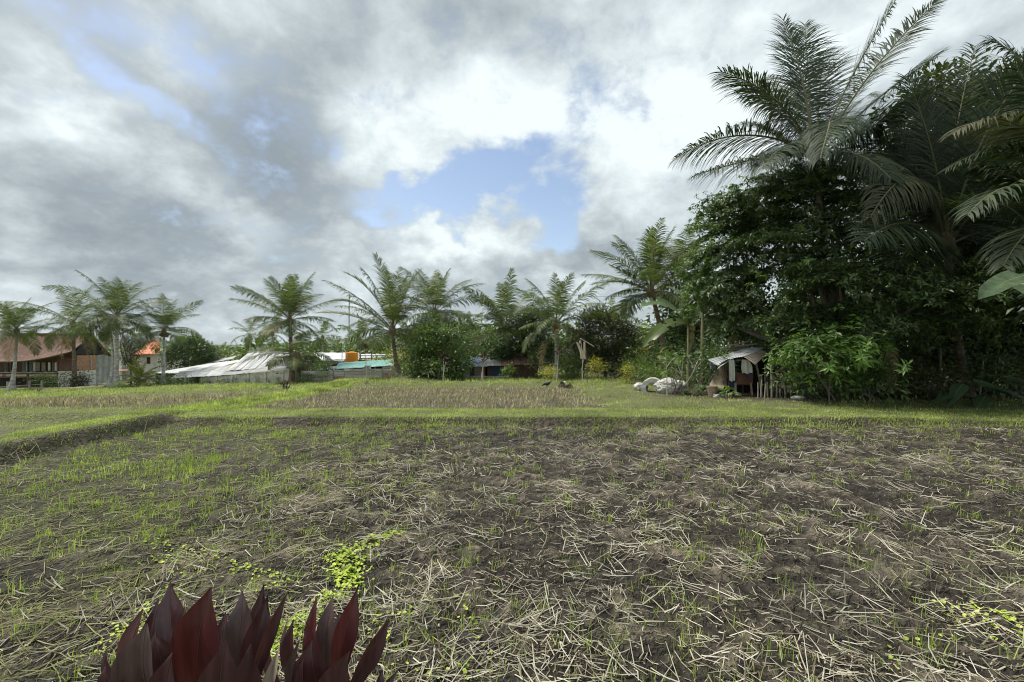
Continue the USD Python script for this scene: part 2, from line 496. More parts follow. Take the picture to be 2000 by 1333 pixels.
def blades(base, az, lean, length, width, segs=2, curl=0.6):
    """Grass blades: tapering ribbons that lean towards az and curl over."""
    n = len(base)
    h = np.stack([np.sin(az), np.cos(az), np.zeros(n)], 1)
    s = np.stack([np.cos(az), -np.sin(az), np.zeros(n)], 1)
    rows, pos = [], np.asarray(base, float)
    ang = np.asarray(lean, float).copy()
    for q in range(segs):
        w = (width * (1 - 0.45 * q / segs) / 2)[:, None]
        rows += [pos - s * w, pos + s * w]
        pos = pos + (h * np.sin(ang)[:, None] + np.array([0, 0, 1.0]) * np.cos(ang)[:, None]) * (length / segs)[:, None]
        ang = ang + curl * (0.4 + np.asarray(lean)) / segs
    rows.append(pos)
    c = 2 * segs + 1
    V = np.stack(rows, 1).reshape(-1, 3)
    tri = []
    for q in range(segs - 1):
        tri += [[2 * q, 2 * q + 1, 2 * q + 3], [2 * q, 2 * q + 3, 2 * q + 2]]
    tri.append([2 * segs - 2, 2 * segs - 1, 2 * segs])
    return V, (np.arange(n)[:, None, None] * c + np.array(tri)[None]).reshape(-1, 3)


def blob_mesh(center, radii, rs, level=3, rough=0.25, scale=1.6):
    m = trimesh.creation.icosphere(level, 1.0)
    v = np.array(m.vertices)
    k = 1 + rough * (meshkit.fbm(v * scale + rs.uniform(0, 50, 3), 3) - 0.5) * 2
    return v * k[:, None] * np.asarray(radii) + np.asarray(center), np.array(m.faces)


# ------------------------------------------------------------------ materials
def leaf_mat(name, stops, rough=0.42, trans=0.28, rib=None, dry=None, spec=0.5, boost=1.5, patch=(0.9, 0.72, 1.25), vein=None):
    g = Graph()
    geo = g.add('geometry')
    col = g.ramp(g.add('attribute', attribute='piece') + '.fac', stops)
    VARIED.add(f'/World/Looks/{name}')
    big = g.noise(geo + '.position', patch[0], 3, 0.5)
    lo, hi = patch[1:]
    col = g.mix(1.0, col, g.ramp(big, [(0.28, (lo, lo * 1.03, lo)), (0.72, (hi, hi * 0.98, hi * 0.90))]), 'multiply')
    if vein:
        vn = g.noise(g.vmath('multiply', geo + '.position', vein), 1.0, 4, 0.6)
        col = g.mix(1.0, col, g.ramp(vn, [(0.3, (0.62, 0.60, 0.62)), (0.7, (1.45, 1.40, 1.38))]), 'multiply')
    if rib or dry:
        sep = g.add('separate_color', color=g.add('attribute', attribute='tint') + '.color')
        if dry:
            col = g.mix(sep + '.g', col, dry)
        if rib:
            col = g.mix(sep + '.r', col, rib)
    pb = g.add('principled_bsdf', base_color=col, roughness=rough, specular_ior_level=spec) + '.BSDF'
    tl = g.add('translucent_bsdf', color=g.vmath('multiply', col, (boost, boost * 1.08, boost * 0.55))) + '.BSDF'
    return g.make(f'/World/Looks/{name}', surface=g.add('mix_closure', fac=trans, closure1=pb, closure2=tl) + '.closure')


def plain(name, a, b=None, scale=4.0, rough=0.7, detail=5.0, bump=0.0, metallic=0.0, spec=0.5, stretch=None, c=None, bscale=None, island=0.0):
    """Two or three tones mixed by noise, with a little relief."""
    g = Graph()
    pos = g.add('texture_coordinate') + '.object'
    if stretch:
        pos = g.vmath('multiply', pos, stretch)
    n = g.noise(pos, scale, detail, 0.6)
    stops = [(0.3, a), (0.7, b or a)] if c is None else [(0.28, a), (0.5, b), (0.72, c)]
    col = g.ramp(n, stops)
    if island:
        r = g.add('attribute', attribute='piece') + '.fac'
        VARIED.add(f'/World/Looks/{name}')
        col = g.mix(1.0, col, g.ramp(r, [(0, (1 - island,) * 3), (1, (1 + island,) * 3)]), 'multiply')
    kw = {}
    if bump:
        kw['normal'] = g.add('bump', height=g.noise(pos, bscale or scale * 4, 5, 0.6), strength=bump, distance=0.03) + '.normal'
    return g.make(f'/World/Looks/{name}', surface=g.add('principled_bsdf', base_color=col, roughness=rough, metallic=metallic, specular_ior_level=spec, **kw) + '.BSDF')

# ------------------------------------------------------------------ the lie of the land
def sst(a, b, x):
    t = np.clip((np.asarray(x, float) - a) / (b - a), 0, 1)
    return t * t * (3 - 2 * t)


def nz(x, y, s, seed=0):
    x, y = np.broadcast_arrays(np.asarray(x, float), np.asarray(y, float))
    return meshkit.noise(np.stack([x * s, y * s, np.zeros_like(x) + 0.5 + seed], -1), seed)


def gz(x, y):
    """Height of the ground."""
    x, y = np.broadcast_arrays(np.asarray(x, float), np.asarray(y, float))
    wob = (nz(x, y, 0.45, 3) - 0.5) * 0.5 + (nz(x, y, 0.9, 5) - 0.5) * 0.5
    z = -0.02 * np.clip(y - 14, 0, 60) + 0.040 * np.minimum(x + 8, 0) * sst(13, 30, y) * sst(-130, -60, x) - 0.0 * x
    z = z + 0.035 * -60 * sst(-60, -130, x) * sst(13, 30, y) * 0
    yb = y + wob * 0.45
    front = sst(12.08, 12.36, yb) * (0.22 - 0.08 * sst(13.2, 14.8, yb)) * sst(-11.2, -10.2, x + wob * 0.3)
    front = front * (1 - 0.6 * sst(10, 15, x))
    left = 0.36 * (1 - sst(0.35, 0.72, np.abs(x + 10.35 + wob * 0.3))) * sst(3, 6, y) * (1 - sst(12.6, 13.4, y) * 0.25) * (1 - sst(32, 36, y))
    row2 = 0.26 * sst(12.4, 12.9, yb) * (1 - sst(13.8, 14.8, yb)) * sst(-10.0, -10.8, x)
    z = z + np.maximum(np.maximum(front, left), row2)
    z = z + 0.16 * sst(3.2, 5.5, x + wob) * sst(13.5, 16, y) * (1 - sst(30, 36, y))
    z = z + 0.55 * np.exp(-(((x + 6.8) / 2.6) ** 2 + ((y - 30.5) / 2.2) ** 2))
    z = z + 0.22 * (sst(24.6, 25.6, yb) - sst(27, 30, yb)) * sst(4.0, 2.6, x)
    z = z + 0.05 * (nz(x, y, 1.6, 9) - 0.5) * sst(12.3, 14, y) + 0.10 * (nz(x, y, 0.35, 4) - 0.5) * sst(15, 25, y)
    return z


def gzs(x, y):
    return float(gz(np.array([x]), np.array([y]))[0])


def at(px, y, sink=0.0):
    """The ground point at depth y under the photograph's column px."""
    x = (px - 1000) / F * y
    return np.array([x, y, gzs(x, y) - sink])


def zones(x, y):
    """How much of the ground is turf, bare dry earth, stubble, moss (0..1)."""
    w = (nz(x, y, 0.55, 11) - 0.5) * 1.6 + (nz(x, y, 1.9, 12) - 0.5) * 0.8
    near = sst(12.42, 12.28, y) * sst(-10.2, -9.7, x)
    stub = sst(3.8, 2.6, x + w) * sst(14.4, 15.2, y + w * 0.5) * sst(24.9, 23.9, y + w * 0.4) * sst(0.9, 1.5, np.abs(x + 10.3 + w * 0.2))
    stub = np.maximum(stub, 0.8 * sst(28.5, 30, y + w) * sst(37, 35, y) * sst(-10, -9, x + w) * sst(-3, -5, x))
    stub = np.maximum(stub, 0.5 * sst(4.5, 6, y) * sst(12.3, 11.3, y + w) * sst(-11.3, -12.2, x))
    yard = np.exp(-(((x - 9.8) / 3.2) ** 2 + ((y - 18.0) / 2.1) ** 2) * 1.2) * 1.6
    wood = sst(11.0, 13.0, x + w) * sst(16.2, 17.6, y + w * 0.4) + sst(7, 9, x) * sst(18.5, 19.5, y)
    bare = np.clip(np.maximum(yard, wood), 0, 1) * sst(14.6, 16.2, y)
    moss = np.clip(sst(-1.0, -6.5, x + w * 1.2) * 0.40 * sst(12.2, 11.8, y) + 0.16, 0, 1) * near
    turf = (1 - near) * (1 - 0.85 * stub) * (1 - bare)
    return turf, bare, stub, moss


def sheet(xs, ys, height):
    X, Y = np.meshgrid(xs, ys, indexing='xy')
    Z = height(X, Y)
    n = len(xs)
    i, j = np.meshgrid(np.arange(len(ys) - 1), np.arange(n - 1), indexing='ij')
    q = np.stack([i * n + j, i * n + j + 1, (i + 1) * n + j + 1, (i + 1) * n + j], -1).reshape(-1, 4)
    V = np.stack([X, Y, Z], -1).reshape(-1, 3)
    return (V, np.vstack([q[:, [0, 1, 2]], q[:, [0, 2, 3]]]))


def mudz(x, y):
    """The ploughed mud: lumps, clods and hoof holes."""
    x, y = np.broadcast_arrays(np.asarray(x, float), np.asarray(y, float))
    wx, wy = x + (nz(x, y, 2.1, 21) - 0.5) * 0.35, y + (nz(x, y, 2.1, 22) - 0.5) * 0.35
    bil = lambda s, k: np.abs(nz(wx, wy, s, k) - 0.5) * 2
    h = 0.085 * (nz(wx, wy, 1.1, 23) - 0.5) + 0.10 * (bil(2.6, 24) - 0.35) + 0.085 * (bil(5.5, 25) - 0.35) + 0.055 * (bil(11, 26) - 0.35) + 0.030 * (nz(x, y, 24, 27) - 0.5)
    pit = sst(0.66, 0.80, nz(wx, wy, 1.7, 28))
    h = h - 0.09 * pit * bil(4.5, 29)
    edge = sst(12.3, 11.6, y) * sst(-10.1, -9.4, x)
    return h * (0.25 + 0.75 * edge) * (0.6 + 0.4 * sst(-7, -2, x))


def ground_mat():
    g = Graph()
    pos = g.add('geometry') + '.position'
    z = g.add('separate_color', color=g.add('attribute', attribute='tint') + '.color')
    n1, n2, n3 = g.noise(pos, 1.3, 6, 0.6), g.noise(pos, 9.0, 7, 0.65), g.noise(pos, 46.0, 4, 0.6)
    mud = g.ramp(n1, [(0.28, (0.122, 0.105, 0.080)), (0.5, (0.190, 0.166, 0.128)), (0.72, (0.265, 0.237, 0.186))])
    mud = g.mix(1.0, mud, g.ramp(n2, [(0.28, (0.42, 0.41, 0.40)), (0.5, (1.0, 1.0, 1.0)), (0.72, (1.7, 1.65, 1.52))]), 'multiply')
    relief_shade = g.add('attribute', attribute='piece') + '.fac'     # relief shading painted into the mud: pale crests, dark hollows
    mud = g.mix(1.0, mud, g.ramp(relief_shade, [(0.0, (0.9, 0.9, 0.9)), (0.03, (0.26, 0.25, 0.245)), (0.35, (0.66, 0.65, 0.64)), (0.65, (1.3, 1.28, 1.23)), (1.0, (2.0, 1.95, 1.82))]), 'multiply')
    mossy = g.ramp(n3, [(0.3, (0.06, 0.075, 0.02)), (0.7, (0.14, 0.165, 0.045))])
    mm = g.smooth(g.math('multiply_add', g.math('subtract', n2, 0.5), 1.5, g.math('multiply_add', g.math('subtract', n1, 0.5), 1.6, z + '.b')), 0.28, 0.85)
    mud = g.mix(g.math('multiply', mm, 0.85), mud, mossy)
    turf = g.ramp(n2, [(0.3, (0.10, 0.112, 0.045)), (0.7, (0.25, 0.26, 0.11))])
    bare = g.ramp(n2, [(0.3, (0.070, 0.052, 0.036)), (0.7, (0.15, 0.115, 0.080))])
    col = g.mix(z + '.r', mud, turf)
    col = g.mix(z + '.g', col, bare)
    rough = g.smooth(n1, 0.3, 0.7, 0.78, 0.92)
    wp = g.vmath('add', pos, g.vmath('scale', g.vmath('subtract', g.noise(pos, 7.0, 3, 0.6, out='color'), (0.5, 0.5, 0.5)), scale=0.16))
    clod = g.add('voronoi_texture', vector=wp, scale=11.0, feature='f1', detail=2.0, roughness=0.6) + '.distance'
    mud_edge = g.ramp(clod, [(0.0, (1.15, 1.15, 1.15)), (0.45, (1.0, 1.0, 1.0)), (0.8, (0.62, 0.61, 0.60))])
    col = g.mix(g.math('subtract', 1.0, z + '.r'), col, g.mix(1.0, col, mud_edge, 'multiply'))
    n2 = g.math('multiply_add', clod, -0.9, n2)
    nb = g.add('bump', height=g.math('add', g.math('multiply', n3, 0.35), n2), strength=1.0, distance=0.09) + '.normal'
    return g.make('/World/Looks/soil', surface=g.add('principled_bsdf', base_color=col, roughness=rough, specular_ior_level=0.3, normal=nb) + '.BSDF')


SOIL = ground_mat()


def zone_tint(V):
    t, b, s, m = zones(V[:, 0], V[:, 1])
    return np.stack([t, b, m], 1)


def spaced(*runs):
    out = []
    for a, b, h in runs:
        out.append(np.arange(a, b - h * 0.3, h))
    out.append([runs[-1][1]])
    return np.concatenate(out)


# the ploughed field in front
ys, y = [], -3.0
while y < 12.25:
    ys.append(y)
    y += 0.12 if y < 2.0 else 0.017 + 0.0032 * max(y - 2.5, 0)
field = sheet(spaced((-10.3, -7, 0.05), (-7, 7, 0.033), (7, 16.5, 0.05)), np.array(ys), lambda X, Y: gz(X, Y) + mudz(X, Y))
fp = single('field', field, SOIL, 'dark ploughed rice field of sodden lumpy mud in the foreground', kind='structure', smooth=True, tint=zone_tint(field[0]))

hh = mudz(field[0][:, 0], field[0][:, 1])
hollow_shade = np.clip(0.5 + (hh + 0.004) / 0.11, 0, 1) + (nz(field[0][:, 0], field[0][:, 1], 19, 71) - 0.5) * 0.5  # shade by height, carried as colour: low spots darker, high spots paler
UsdGeom.PrimvarsAPI(UsdGeom.Mesh.Get(stage, fp)).CreatePrimvar('piece', Sdf.ValueTypeNames.FloatArray, 'vertex').Set(Vt.FloatArray.FromNumpy(np.clip(hollow_shade, 0.02, 1).astype(np.float32)))

# everything beyond it, to the horizon
xs = np.concatenate([-np.geomspace(6000, 62, 22), spaced((-60, -36, 0.8), (-36, -20, 0.35), (-20, 26, 0.20), (26, 60, 1.2)), np.geomspace(64, 6000, 20)])
yy = np.concatenate([[-400, -100, -30, -10, -4], spaced((-3, 11.0, 1.0), (11.0, 17, 0.09), (17, 32, 0.2), (32, 60, 0.6)), np.geomspace(62, 6000, 26)])


def land_z(X, Y):
    z = gz(X, Y)
    under = sst(12.20, 12.12, Y) * sst(-10.25, -10.15, X) * sst(16.5, 16.3, X) * (Y > -3)
    return z - 0.35 * under


land = sheet(xs, yy, land_z)
single('ground', land, SOIL, 'terraced rice land stepping back from the field to the village', kind='structure', smooth=True, tint=zone_tint(land[0]))

# ------------------------------------------------------------------ straw, grass, stubble
STRAW = leaf_mat('straw', [(0.0, (0.13, 0.105, 0.078)), (0.25, (0.27, 0.235, 0.18)), (0.5, (0.42, 0.385, 0.305)), (0.82, (0.62, 0.59, 0.50)), (1.0, (0.33, 0.34, 0.19))], rough=0.6, trans=0.1, boost=0.8, spec=0.3)
GREENSTRAW = leaf_mat('greenish_straw', [(0.0, (0.14, 0.15, 0.05)), (0.5, (0.30, 0.30, 0.12)), (1.0, (0.45, 0.42, 0.22))], rough=0.6, trans=0.15, boost=0.9, spec=0.3)
GRASS = leaf_mat('grass_blades', [(0.0, (0.16, 0.21, 0.062)), (0.4, (0.27, 0.34, 0.11)), (0.8, (0.38, 0.45, 0.16)), (1.0, (0.46, 0.42, 0.20))], patch=(0.8, 0.42, 1.55), rough=0.55, trans=0.38, boost=1.4, spec=0.3)
SPROUT = leaf_mat('rice_sprouts', [(0.0, (0.18, 0.25, 0.045)), (0.5, (0.29, 0.38, 0.085)), (1.0, (0.42, 0.48, 0.16))], rough=0.55, trans=0.4, boost=1.4, spec=0.3)
STUBBLE = leaf_mat('stubble_stalks', [(0.0, (0.16, 0.115, 0.085)), (0.35, (0.32, 0.25, 0.18)), (0.7, (0.52, 0.46, 0.31)), (0.92, (0.66, 0.61, 0.42)), (1.0, (0.26, 0.32, 0.09))], rough=0.7, trans=0.15, boost=0.9, spec=0.2, patch=(0.9, 0.65, 1.4))
WEED = leaf_mat('duckweed_leaves', [(0.0, (0.20, 0.30, 0.03)), (0.5, (0.38, 0.48, 0.06)), (1.0, (0.55, 0.60, 0.13))], rough=0.5, trans=0.25, boost=1.2, spec=0.4)


def frustum_points(n, y0, y1, rs, power=1.6, wide=1.25, x0=-99, x1=99):
    """Ground points, thinner with distance."""
    u = rs.random(n)
    k = 2 - power
    y = (y0 ** k + u * (y1 ** k - y0 ** k)) ** (1 / k) if abs(k) > 1e-6 else y0 * (y1 / y0) ** u
    x = rs.uniform(-wide, wide, n) * y
    ok = (x > x0) & (x < x1)
    return x[ok], y[ok]


def fieldz(x, y):
    return gz(x, y) + mudz(x, y)


def lying_stalks(x, y, rs, length, thick, heading, up, bend=0.0):
    """Straws lying on the mud: three-sided stalks of two lengths with a kink."""
    n = len(x)
    d = np.stack([np.sin(heading), np.cos(heading)], 1)
    kink = heading + rs.normal(0, 0.35, n) * (rs.random(n) < 0.4) + bend
    e = np.stack([np.sin(kink), np.cos(kink)], 1)
    a = np.stack([x, y], 1)
    b = a + d * (length * 0.5)[:, None]
    c = b + e * (length * 0.5)[:, None]
    za, zb, zc = (fieldz(q[:, 0], q[:, 1]) for q in (a, b, c))
    zb = np.maximum(zb, (za + zc) / 2) + thick
    za, zc = za + thick, np.maximum(zc, za + 0.2 * (zb - za)) + thick + up
    zb = zb + up * 0.4
    pts = [np.column_stack([q, zz]) for q, zz in ((a, za), (b, zb), (c, zc))]
    s = np.stack([np.cos(heading), -np.sin(heading), np.zeros(n)], 1)
    rows = []
    for k, p in enumerate(pts):
        t = (thick * (1.0, 0.9, 0.6)[k])[:, None]
        rows += [p - s * t * 1.25, p + np.array([0, 0, 1.0]) * t * 1.1, p + s * t * 1.25]
    V = np.stack(rows, 1).reshape(-1, 3)
    f = []
    for k in (0, 3):
        f += [[k, k + 3, k + 4], [k, k + 4, k + 1], [k + 1, k + 4, k + 5], [k + 1, k + 5, k + 2]]
    return V, (np.arange(n)[:, None, None] * 9 + np.array(f)[None]).reshape(-1, 3)


rs = np.random.default_rng(11)
# loose straws, heaped where a noise says so, combed roughly one way in each heap
x, y = frustum_points(25000, 2.4, 12.0, rs, 1.45, 1.24, -9.8, 16)
dens = nz(x, y, 0.9, 31) * 0.6 + nz(x, y, 2.6, 32) * 0.4
keep = rs.random(len(x)) < np.clip((dens - 0.40) * 4.0, 0.05, 1) * (0.28 + 0.72 * sst(-6, -1.6, x))
x, y = x[keep], y[keep]
head = nz(x, y, 1.3, 33) * 9.0 + rs.normal(0, 1.1, len(x))
ln = rs.gamma(2.5, 0.042, len(x)) + 0.03
straw = lying_stalks(x, y, rs, ln, np.minimum(0.0008 + rs.gamma(2.2, 0.0009, len(x)), 0.0042), head, np.abs(rs.normal(0, 0.035, len(x))) * (rs.random(len(x)) < 0.6))
# heaps: bundles thrown down together
hx, hy = frustum_points(300, 2.7, 12.0, rs, 1.5, 1.22, -4.5, 16)
per = 11
bx = np.repeat(hx, per) + rs.normal(0, 0.13, len(hx) * per)
by = np.repeat(hy, per) + rs.normal(0, 0.11, len(hx) * per)
bh = np.repeat(rs.uniform(0, 6.28, len(hx)), per) + rs.normal(0, 0.8, len(bx))
ok = (by < 11.9) & (bx > -9.8)
bx, by, bh = bx[ok], by[ok], bh[ok]
heaps = lying_stalks(bx, by, rs, rs.gamma(3.5, 0.043, len(bx)) + 0.05, np.minimum(0.0011 + rs.gamma(2.2, 0.0010, len(bx)), 0.0045), bh, np.abs(rs.normal(0.02, 0.05, len(bx))))
# crumbs of chaff and broken stalk trodden into the mud
x, y = frustum_points(15000, 2.5, 12.0, rs, 1.4, 1.22, -9.8, 16)
keep = rs.random(len(x)) < np.clip((nz(x, y, 1.4, 36) - 0.25) * 2.2, 0.1, 1)
x, y = x[keep], y[keep]
crumbs = lying_stalks(x, y, rs, rs.gamma(3, 0.011, len(x)) + 0.012, 0.0012 + rs.gamma(2, 0.0008, len(x)), rs.uniform(0, 6.28, len(x)), np.zeros(len(x)))
single('chaff', crumbs, leaf_mat('chaff_bits', [(0.0, (0.10, 0.075, 0.05)), (0.5, (0.22, 0.175, 0.12)), (1.0, (0.42, 0.37, 0.26))], rough=0.8, trans=0.05, boost=0.8, spec=0.2), 'small broken bits of straw trodden into the mud', kind='stuff')
single('straw', join(straw, heaps), STRAW, 'pale cut rice straw strewn over the ploughed mud', kind='stuff')
# greener stalks on the left
x, y = frustum_points(11000, 2.4, 12.0, rs, 1.4, 1.24, -9.8, 3)
keep = rs.random(len(x)) < sst(0.5, -5, x) * np.clip((nz(x, y, 1.1, 35) - 0.3) * 2.4, 0.1, 1)
x, y = x[keep], y[keep]
single('trampled_grass', lying_stalks(x, y, rs, rs.gamma(4, 0.05, len(x)) + 0.05, rs.uniform(0.0018, 0.0034, len(x)), 1.9 + rs.normal(0, 1.0, len(x)), np.abs(rs.normal(0, 0.02, len(x)))),
       GREENSTRAW, 'flattened yellow green grass lying over the mud at the left', kind='stuff')


def tufts(x, y, rs, per, height, width, spread, lean=0.45, zf=gz, segs=2, curl=0.7):
    n = len(x)
    X = np.repeat(x, per) + rs.normal(0, spread, n * per)
    Y = np.repeat(y, per) + rs.normal(0, spread, n * per)
    H = np.repeat(height, per) * rs.uniform(0.55, 1.15, n * per)
    base = np.column_stack([X, Y, zf(X, Y) - 0.01])
    return blades(base, rs.uniform(0, 6.28, n * per), np.abs(rs.normal(0, lean, n * per)), H, np.repeat(width, per) * rs.uniform(0.7, 1.3, n * per), segs, curl)


# green sprouts in the near field
x, y = frustum_points(11000, 2.6, 12.1, rs, 1.2, 1.24, -9.9, 16)
pool = np.exp(-(((x + 5.5) / 3.0) ** 2 + ((y - 8.6) / 2.6) ** 2)) + 0.6 * np.exp(-((y - 11.6) / 0.7) ** 2) + 0.5 * np.exp(-(((x + 7.5) / 2) ** 2 + ((y - 9.8) / 2) ** 2))
keep = rs.random(len(x)) < np.clip(pool * 1.0 * np.clip((nz(x, y, 1.2, 41) - 0.35) * 3, 0.05, 1) + 0.20 * nz(x, y, 0.8, 44), 0, 1)
x, y = x[keep], y[keep]
single('rice_sprout', tufts(x, y, rs, 9, rs.uniform(0.05, 0.17, len(x)), 0.004 + 0.0006 * y, 0.05, 0.35, fieldz), SPROUT, 'bright green volunteer rice sprouting in the muddy field', kind='stuff')
# fine weeds creeping over the mud, thick at the left
x, y = frustum_points(27000, 2.5, 12.1, rs, 1.5, 1.24, -10, 16)
keep = rs.random(len(x)) < np.clip(sst(2.0, -6.5, x + (nz(x, y, 0.6, 42) - 0.5) * 8) * 0.62 * np.clip((nz(x, y, 1.7, 43) - 0.25) * 2.2, 0.05, 1) + 0.35 * sst(10.2, 11.8, y) + 0.035, 0, 1)
x, y = x[keep], y[keep]
single('weeds', tufts(x, y, rs, 5, rs.uniform(0.02, 0.055, len(x)), 0.005 + 0.0007 * y, 0.035, 0.9, fieldz), GRASS, 'low green weeds creeping over the mud', kind='stuff')

# turf on the banks and beyond
def turf_patch(n, y0, y1, height, width, per, spread, rs, power, wide=1.3):
    x, y = frustum_points(n, y0, y1, rs, power, wide, -70, 40)
    t, b, s, m = zones(x, y)
    keep = rs.random(len(x)) < np.clip(t * (0.55 + 0.9 * nz(x, y, 1.0, 51)) + 0.08 * s, 0, 1)
    x, y = x[keep], y[keep]
    h = height * (0.45 + 1.1 * nz(x, y, 0.8, 52)) * rs.uniform(0.6, 1.3, len(x))
    return tufts(x, y, rs, per, h, width * (y / y0) ** 0.75, spread, 0.5)


def bank_turf(n, x0, x1, y0, y1, height, width, rs, zf=gz):
    x, y = rs.uniform(x0, x1, n), rs.uniform(y0, y1, n)
    t, b, s, m = zones(x, y)
    keep = rs.random(n) < np.clip(t * 1.2 * (0.4 + 1.0 * nz(x, y, 1.5, 53)), 0, 1)
    x, y = x[keep], y[keep]
    return tufts(x, y, rs, 5, height * rs.uniform(0.5, 1.4, len(x)), width * np.ones(len(x)), 0.05, 0.7, zf)


def face_turf(n, rs):
    x, y = rs.uniform(-10.2, 17, n), rs.uniform(12.05, 12.45, n)
    keep = rs.random(n) < np.clip((nz(x, y, 1.1, 54) - 0.30) * 2.6, 0, 1)
    x, y = x[keep], y[keep]
    return tufts(x, y, rs, 5, 0.09 * rs.uniform(0.5, 1.5, len(x)), 0.012 * np.ones(len(x)), 0.05, 0.8)


rs = np.random.default_rng(23)
turf = join(bank_turf(9500, -10.6, 17.5, 12.15, 14.6, 0.07, 0.012, rs), bank_turf(3800, -11.2, -9.6, 5.0, 13.4, 0.07, 0.011, rs),
            bank_turf(4200, -18.5, -10.4, 4.5, 15.0, 0.08, 0.013, rs), bank_turf(5200, -11.3, -9.4, 13.4, 32, 0.17, 0.018, rs), face_turf(4200, rs),
            turf_patch(12500, 13.6, 27, 0.11, 0.015, 5, 0.07, rs, 0.6), turf_patch(10500, 25, 52, 0.22, 0.026, 5, 0.13, rs, 0.5))
single('grass', turf, GRASS, 'short green grass on the bunds and the path beyond the field', kind='stuff')

# stubble in rows
def stubble(x0, x1, y0, y1, step, rs, h, w):
    X, Y = np.meshgrid(np.arange(x0, x1, step), np.arange(y0, y1, step * 1.15))
    X, Y = (X + rs.normal(0, step * 0.22, X.shape)).ravel(), (Y + rs.normal(0, step * 0.22, Y.shape)).ravel()
    s = zones(X, Y)[2]
    keep = (rs.random(len(X)) < s * (0.55 + 0.6 * nz(X, Y, 0.7, 61))) & (np.abs(X) < 1.28 * Y)
    X, Y = X[keep], Y[keep]
    return tufts(X, Y, rs, 7, h * rs.uniform(0.6, 1.2, len(X)), w * np.ones(len(X)), 0.045, 0.42, gz, 2, 0.5)


single('stubble', join(stubble(-10, 4.6, 14.4, 25.2, 0.24, rs, 0.20, 0.017), stubble(-33, -10.8, 14.8, 25, 0.30, rs, 0.22, 0.022),
                       stubble(-9.5, -3, 28.5, 37, 0.42, rs, 0.22, 0.026), stubble(-16, -11, 4.5, 12.2, 0.3, rs, 0.09, 0.012)),
       STUBBLE, 'brown cut rice stubble in the fields beyond the bund', kind='stuff')


# floating fern left on the mud, bright yellow green
def discs(x, y, rs, r):
    n, k = len(x), 6
    a = np.arange(k) * 2 * PI / k
    nrm = unit(np.column_stack([rs.normal(0, 0.35, n), rs.normal(0, 0.35, n), np.ones(n)]))
    u = unit(np.cross(nrm, np.array([1.0, 0.2, 0]))); v = np.cross(nrm, u)
    c = np.column_stack([x, y, fieldz(x, y) + rs.uniform(0.008, 0.03, n)])
    rr = r[:, None] * rs.uniform(0.75, 1.15, (n, k))
    ring = c[:, None] + rr[..., None] * (u[:, None] * np.cos(a)[None, :, None] + v[:, None] * np.sin(a)[None, :, None]) + nrm[:, None] * (r * 0.3)[:, None, None]
    V = np.concatenate([c[:, None], ring], 1).reshape(-1, 3)
    f = np.array([[0, 1 + q, 1 + (q + 1) % k] for q in range(k)])
    return V, (np.arange(n)[:, None, None] * (k + 1) + f[None]).reshape(-1, 3)


def gpx(px, py):
    y = EYE * F / (py - HOR)
    return (px - 1000) / F * y, y


def weed_patch(name, label, path, n, spread, rs, size=0.016):
    pts = np.array([gpx(*p) for p in path])
    k = rs.uniform(0, len(pts) - 1, n)
    i = np.minimum(k.astype(int), len(pts) - 2)
    q = pts[i] + (pts[i + 1] - pts[i]) * (k - i)[:, None]
    c = rs.normal(0, spread, (n // 9 + 1, 2))
    q = q + c[rs.integers(0, len(c), n)] + rs.normal(0, spread * 0.22, (n, 2))
    return single(name, discs(q[:, 0], q[:, 1], rs, size * rs.uniform(0.6, 1.35, n)), WEED, label, kind='stuff')


weed_patch('duckweed', 'bright yellow green water fern in a winding drift near the mud centre', [(775, 1038), (735, 1055), (690, 1070), (650, 1085), (700, 1095), (675, 1110), (690, 1140)], 640, 0.085, rs)
weed_patch('duckweed', 'yellow green water fern drift behind the dark red foreground plants', [(660, 1150), (610, 1180), (580, 1205), (545, 1235), (515, 1262), (520, 1290)], 700, 0.06, rs, 0.013)
weed_patch('duckweed', 'small yellow green water fern patches on the mud left of the drift', [(545, 1130), (420, 1095), (300, 1055), (350, 1150), (180, 1270), (620, 1110)], 330, 0.07, rs, 0.014)
weed_patch('duckweed', 'scattered yellow green water fern at the right edge of the mud', [(1835, 1165), (1960, 1190), (1985, 1230), (1920, 1165), (1730, 1300)], 130, 0.09, rs, 0.014)
weed_patch('duckweed', 'small water fern pieces dotted beside the foreground plants', [(770, 1235), (735, 1210), (905, 1165), (960, 1290), (690, 1300)], 120, 0.04, rs, 0.012)

# ------------------------------------------------------------------ plants
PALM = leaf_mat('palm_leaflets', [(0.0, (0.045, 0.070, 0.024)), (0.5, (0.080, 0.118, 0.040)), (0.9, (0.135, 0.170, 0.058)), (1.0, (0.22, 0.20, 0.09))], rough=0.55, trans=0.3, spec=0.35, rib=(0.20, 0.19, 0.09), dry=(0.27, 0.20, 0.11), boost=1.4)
PALMDARK = leaf_mat('dark_palm_leaflets', [(0.0, (0.018, 0.034, 0.017)), (0.6, (0.036, 0.058, 0.027)), (1.0, (0.068, 0.088, 0.04))], rough=0.6, trans=0.25, spec=0.35, rib=(0.16, 0.155, 0.08), dry=(0.20, 0.15, 0.09), boost=1.3)  # a darker leaflet green than the village row
TRUNK = plain('palm_bark', (0.16, 0.145, 0.125), (0.36, 0.34, 0.31), 2.2, 0.85, bump=0.6, stretch=(1, 1, 3.0), c=(0.60, 0.58, 0.54))
TRUNKBROWN = plain('brown_palm_bark', (0.075, 0.050, 0.036), (0.15, 0.105, 0.080), 2.2, 0.85, bump=0.6, stretch=(1, 1, 3.0), c=(0.28, 0.23, 0.19))
